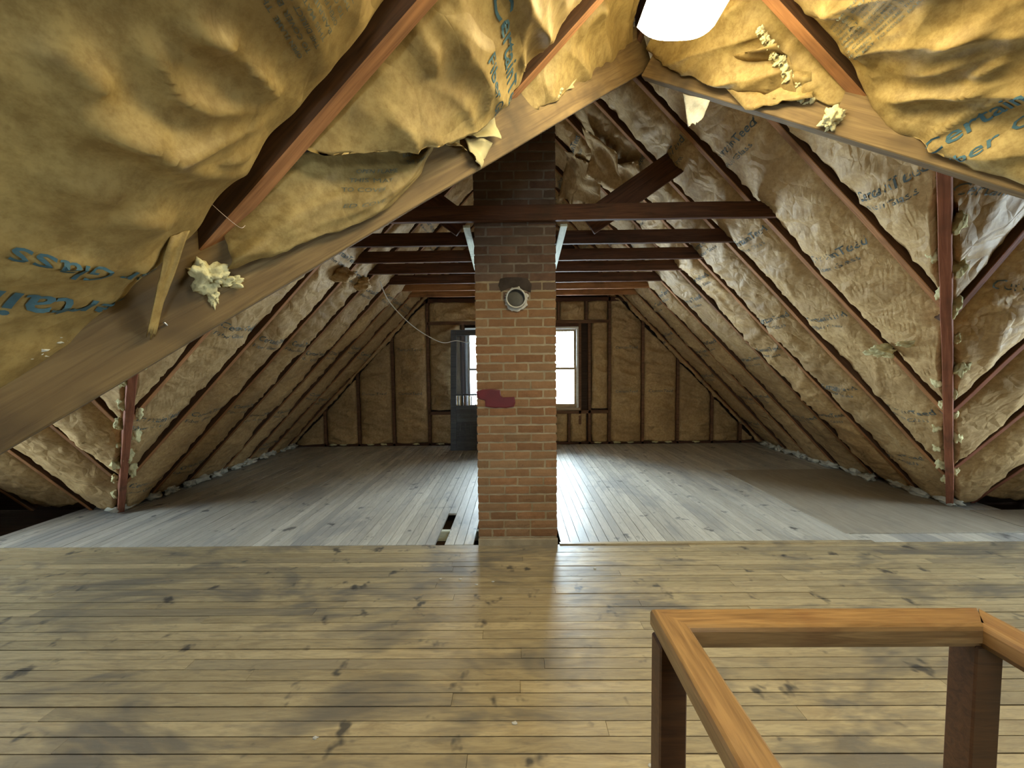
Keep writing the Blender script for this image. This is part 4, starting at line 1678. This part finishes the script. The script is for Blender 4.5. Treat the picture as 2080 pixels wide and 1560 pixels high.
flap('torn_paper', qmix((('r', 1450, 160, 0.03), ('r', 1648, 168, 0.06), ('r', 1652, 212, 0.03), ('r', 1520, 236, 0.02))), 'kraft',
     'crumpled paper flap folded along the right valley beam', curl=0.022, seed=15)
flap('torn_paper', qmix((('R', 1452, 112, 0.03), ('R', 1592, 74, 0.03), ('R', 1642, 172, 0.06), ('R', 1478, 182, 0.08))), 'kraft',
     'large crumpled paper flap between lamp and right rafter', curl=0.03, seed=18, n=18)
flap('torn_paper', qmix((('r', 1392, 198, 0.01), ('r', 1446, 212, 0.01), ('r', 1425, 252, 0.0), ('r', 1400, 262, 0.0))), 'fiberglass_grey',
     'scrap of pale fibre paper under the right valley beam near the peak', curl=0.006, seed=20)
# dangling, shredded paper near the top of the right far slope
for k, (pix, sd) in enumerate(((((1190, 245), (1262, 300), (1285, 365), (1222, 330)), 31), (((1150, 300), (1215, 330), (1240, 400), (1155, 380)), 33),
                               (((1225, 330), (1300, 320), (1330, 375), (1282, 408)), 36))):
    flap('torn_paper', q4(BR, pix, (0.05, 0.05, 0.2, 0.2)), 'kraft_old',
         ('crumpled torn paper sheet hanging beside the chimney top', 'folded torn paper hanging against the chimney edge',
          'pointed paper corner hanging by the dark brace')[k], curl=0.05, seed=sd, n=14)
# gathered paper on the left far slope
for k, (px, py) in enumerate(((690, 555), (730, 573))):
    px_t = on_plane(px, py, *BL) + pn(BL) * 0.03
    o = tuft(px_t, 0.12, 60 + k, 'kraft_old', (1.2, 1.0, 0.8), 4, 0.3)
    o.name = 'crumpled_paper'
    tag(o, ('gathered paper bunch on the left slope, the one by the valley beam', 'gathered paper bunch on the left slope, the one by the collar ties')[k], 'paper')

# nail and cobweb thread near the left valley beam
a = at_y(333, 655, 0.80)
bq = at_y(358, 678, 0.85)
tag(tube('nail', [a, bq], 0.0022, 'steel'), 'bent steel nail sticking out of the left valley beam', 'nail')
tag(tube('cobweb_thread', smooth_path([at_y(423, 408, 0.80), at_y(455, 437, 0.79), at_y(487, 462, 0.79), at_y(498, 458, 0.80)]), 0.0006, 'thread', seg=5),
    'thin dusty cobweb thread across the first near left rafter', 'thread')

# cable hanging from the left slope to the window
cp = [(772, 572, 4.65), (790, 612, 4.95), (830, 655, 5.4), (868, 682, 5.8), (900, 696, 6.1), (926, 692, 6.35), (948, 696, 6.55), (966, 698, 6.7)]
tag(tube('cable', smooth_path([at_y(*c) for c in cp]), 0.0065, 'cable'), 'thin white cable swinging from the left slope to the window', 'cable')

# ------------------------------------------------------------------ screen door leaning at the window
DW, DH = 0.80, 2.12
dr = thing('screen_door', (-0.74, 6.40, 0), 'old dark grey screen door with spindles leaning at the left window', 'door')
tilt = R(-6.5)
MD = Matrix.Translation((-1.14, 6.34, 0.0)) @ Matrix.Rotation(tilt, 4, 'X')


def dpart(n, x0, x1, z0, z1, y0=0.0, y1=0.03, m='door_paint', par=dr, bevel=0.003):
    v, f = box_vf(x0, x1, y0, y1, z0, z1)
    me = mesh(n, v, f)
    if bevel:
        bev(me, bevel)
    o = bpy.data.objects.new(n, me)
    me.materials.append(MATS[m])
    link(o)
    o.parent = par
    o.matrix_basis = Matrix.Translation(-ploc(par)) @ MD if par is dr else Matrix()
    return o


dpart('stile', 0, 0.10, 0.0, DH)
dpart('stile', DW - 0.10, DW, 0.0, DH)
dpart('top_rail', 0.10, DW - 0.10, DH - 0.10, DH)
dpart('bottom_rail', 0.10, DW - 0.10, 0.0, 0.17)
dpart('lock_rail', 0.10, DW - 0.10, 0.72, 0.78)
dpart('spindle_rail', 0.10, DW - 0.10, 0.955, 0.985)
dpart('middle_rail', 0.10, DW - 0.10, 0.50, 0.56)
lp = dpart('lower_panel', 0.10, DW - 0.10, 0.17, 0.50, 0.01, 0.02)
dpart('upper_panel', 0.10, DW - 0.10, 0.56, 0.72, 0.01, 0.02)
for k in range(6):
    dpart('moulding', 0.15 + k * 0.095, 0.175 + k * 0.095, 0.20, 0.47, -0.002, 0.012, 'door_paint', dr, 0.004)
for k in range(8):
    x = 0.14 + k * 0.074
    dpart('spindle', x - 0.009, x + 0.009, 0.78, 0.955, 0.006, 0.024, 'door_paint', dr, 0.004)
dpart('screen', 0.10, DW - 0.10, 0.985, DH - 0.10, 0.014, 0.016, 'screen_mesh', dr, 0)

# ------------------------------------------------------------------ fluorescent lamp under the near ridge
LX0, LX1, LY0, LY1 = 0.505, 0.815, 0.35, 1.57
LZ = H + 1.30
lampo = thing('ceiling_lamp', ((LX0 + LX1) / 2, (LY0 + LY1) / 2, LZ), 'lit fluorescent lamp with a curved clear lens under the near ridge', 'lamp')
seg = 14
vs, fs = [], []
for y in (LY0 + 0.02, LY1 - 0.004):
    for k in range(seg + 1):
        q = k / seg
        x = LX0 + (LX1 - LX0) * q
        z = LZ + 0.055 * abs(2 * q - 1) ** 3.2
        vs.append((x, y, z))
w = seg + 1
for k in range(seg):
    fs.append((k, k + 1, w + k + 1, w + k))
b0 = len(vs)
vs += [(LX0, LY0 + 0.02, LZ + 0.055), (LX1, LY0 + 0.02, LZ + 0.055), (LX0, LY1 - 0.004, LZ + 0.055), (LX1, LY1 - 0.004, LZ + 0.055)]
fs.append(tuple(range(w)) + ())
fs.append(tuple(range(2 * w - 1, w - 1, -1)))
world_mesh('lens', vs, fs, 'lens', lampo)
box('housing', LX0 + 0.04, LX1 - 0.04, LY0, LY1, LZ + 0.056, LZ + 0.075, 'white_enamel', lampo, 0.002)
box('end_cap', LX0, LX1, LY0, LY0 + 0.018, LZ - 0.002, LZ + 0.056, 'white_enamel', lampo, 0.003)

# ------------------------------------------------------------------ guard rail
RZ = H - 0.64
gy0, gy1 = 0.872, 0.945
gx0 = at_y(1343, 1285, gy0).x
gx1 = at_y(2022, 1285, gy0).x
gr = thing('guard_rail', ((gx0 + gx1) / 2, 0.4, 0), 'golden-brown varnished wooden guard rail around the stairwell', 'railing')


def handrail(n, p0, p1, w0, mit0, mit1):
    """rounded handrail along p0->p1 (top centre line); mit: mitre offsets of the two ends"""
    p0, p1 = Vector(p0), Vector(p1)
    ax = (p1 - p0)
    L = ax.length
    ax.normalize()
    side = Vector((0, 0, 1)).cross(ax).normalized()
    prof = [(-0.5, -0.045), (-0.5, -0.014), (-0.46, -0.005), (-0.38, 0.0), (0.38, 0.0), (0.46, -0.005), (0.5, -0.014), (0.5, -0.045),
            (0.34, -0.05), (0.34, -0.062), (-0.34, -0.062), (-0.34, -0.05)]
    vs, fs = [], []
    for base, sg, mt in ((0, 1, mit0), (L, 1, mit1)):
        for u, z in prof:
            vs.append((base + mt * u * w0, u * w0, z))
    n_ = len(prof)
    for k in range(n_):
        fs.append((k, (k + 1) % n_, n_ + (k + 1) % n_, n_ + k))
    fs.append(tuple(range(n_ - 1, -1, -1)))
    fs.append(tuple(range(n_, 2 * n_)))
    me = mesh(n, vs, fs)
    bm = bmesh.new()
    bm.from_mesh(me)
    bmesh.ops.recalc_face_normals(bm, faces=bm.faces[:])
    bm.to_mesh(me)
    bm.free()
    M = Matrix((ax, side, Vector((0, 0, 1)))).transposed().to_4x4()
    M.translation = p0
    return put(n, me, 'rail_wood', gr, M)


RW = gy1 - gy0
yc = (gy0 + gy1) / 2
handrail('handrail', (gx0 + RW / 2, yc, RZ), (gx1 + RW * 0.1, yc, RZ), RW, -1, 0.9)
handrail('handrail', (gx0 + RW / 2, yc, RZ), (gx0 + RW / 2, -0.9, RZ), RW, 1, 0)
handrail('handrail', (gx1 + RW * 0.1, yc, RZ), (gx1 + RW * 0.1, -0.9, RZ), RW, -0.9, 0)
for px, py in ((gx0 + 0.035, yc), (gx1 + 0.0, yc), (gx0 + 0.035, -0.86), (gx1, -0.86)):
    box('post', px - 0.034, px + 0.034, py - 0.03, py + 0.03, 0.0, RZ - 0.06, 'post_wood', gr, 0.004)

# ------------------------------------------------------------------ crumbs on the floor
r_ = random.Random(8)
for k, (px, py) in enumerate(((895, 1176), (935, 1177), (968, 1188), (1002, 1182), (1208, 1155), (1045, 1470), (1322, 1556), (640, 1500))):
    p = on_plane(px, py, 0, 0, 0)
    o = tuft(p + Vector((0, 0, 0.003)), 0.011, 300 + k, 'plaster', (1.3, 0.8, 0.35), 2, 0.4)
    o.name = 'plaster_crumb'
    tag(o, 'tiny white plaster crumb lying on the floor boards in front of the chimney', 'crumb', 'plaster crumbs on the near floor')
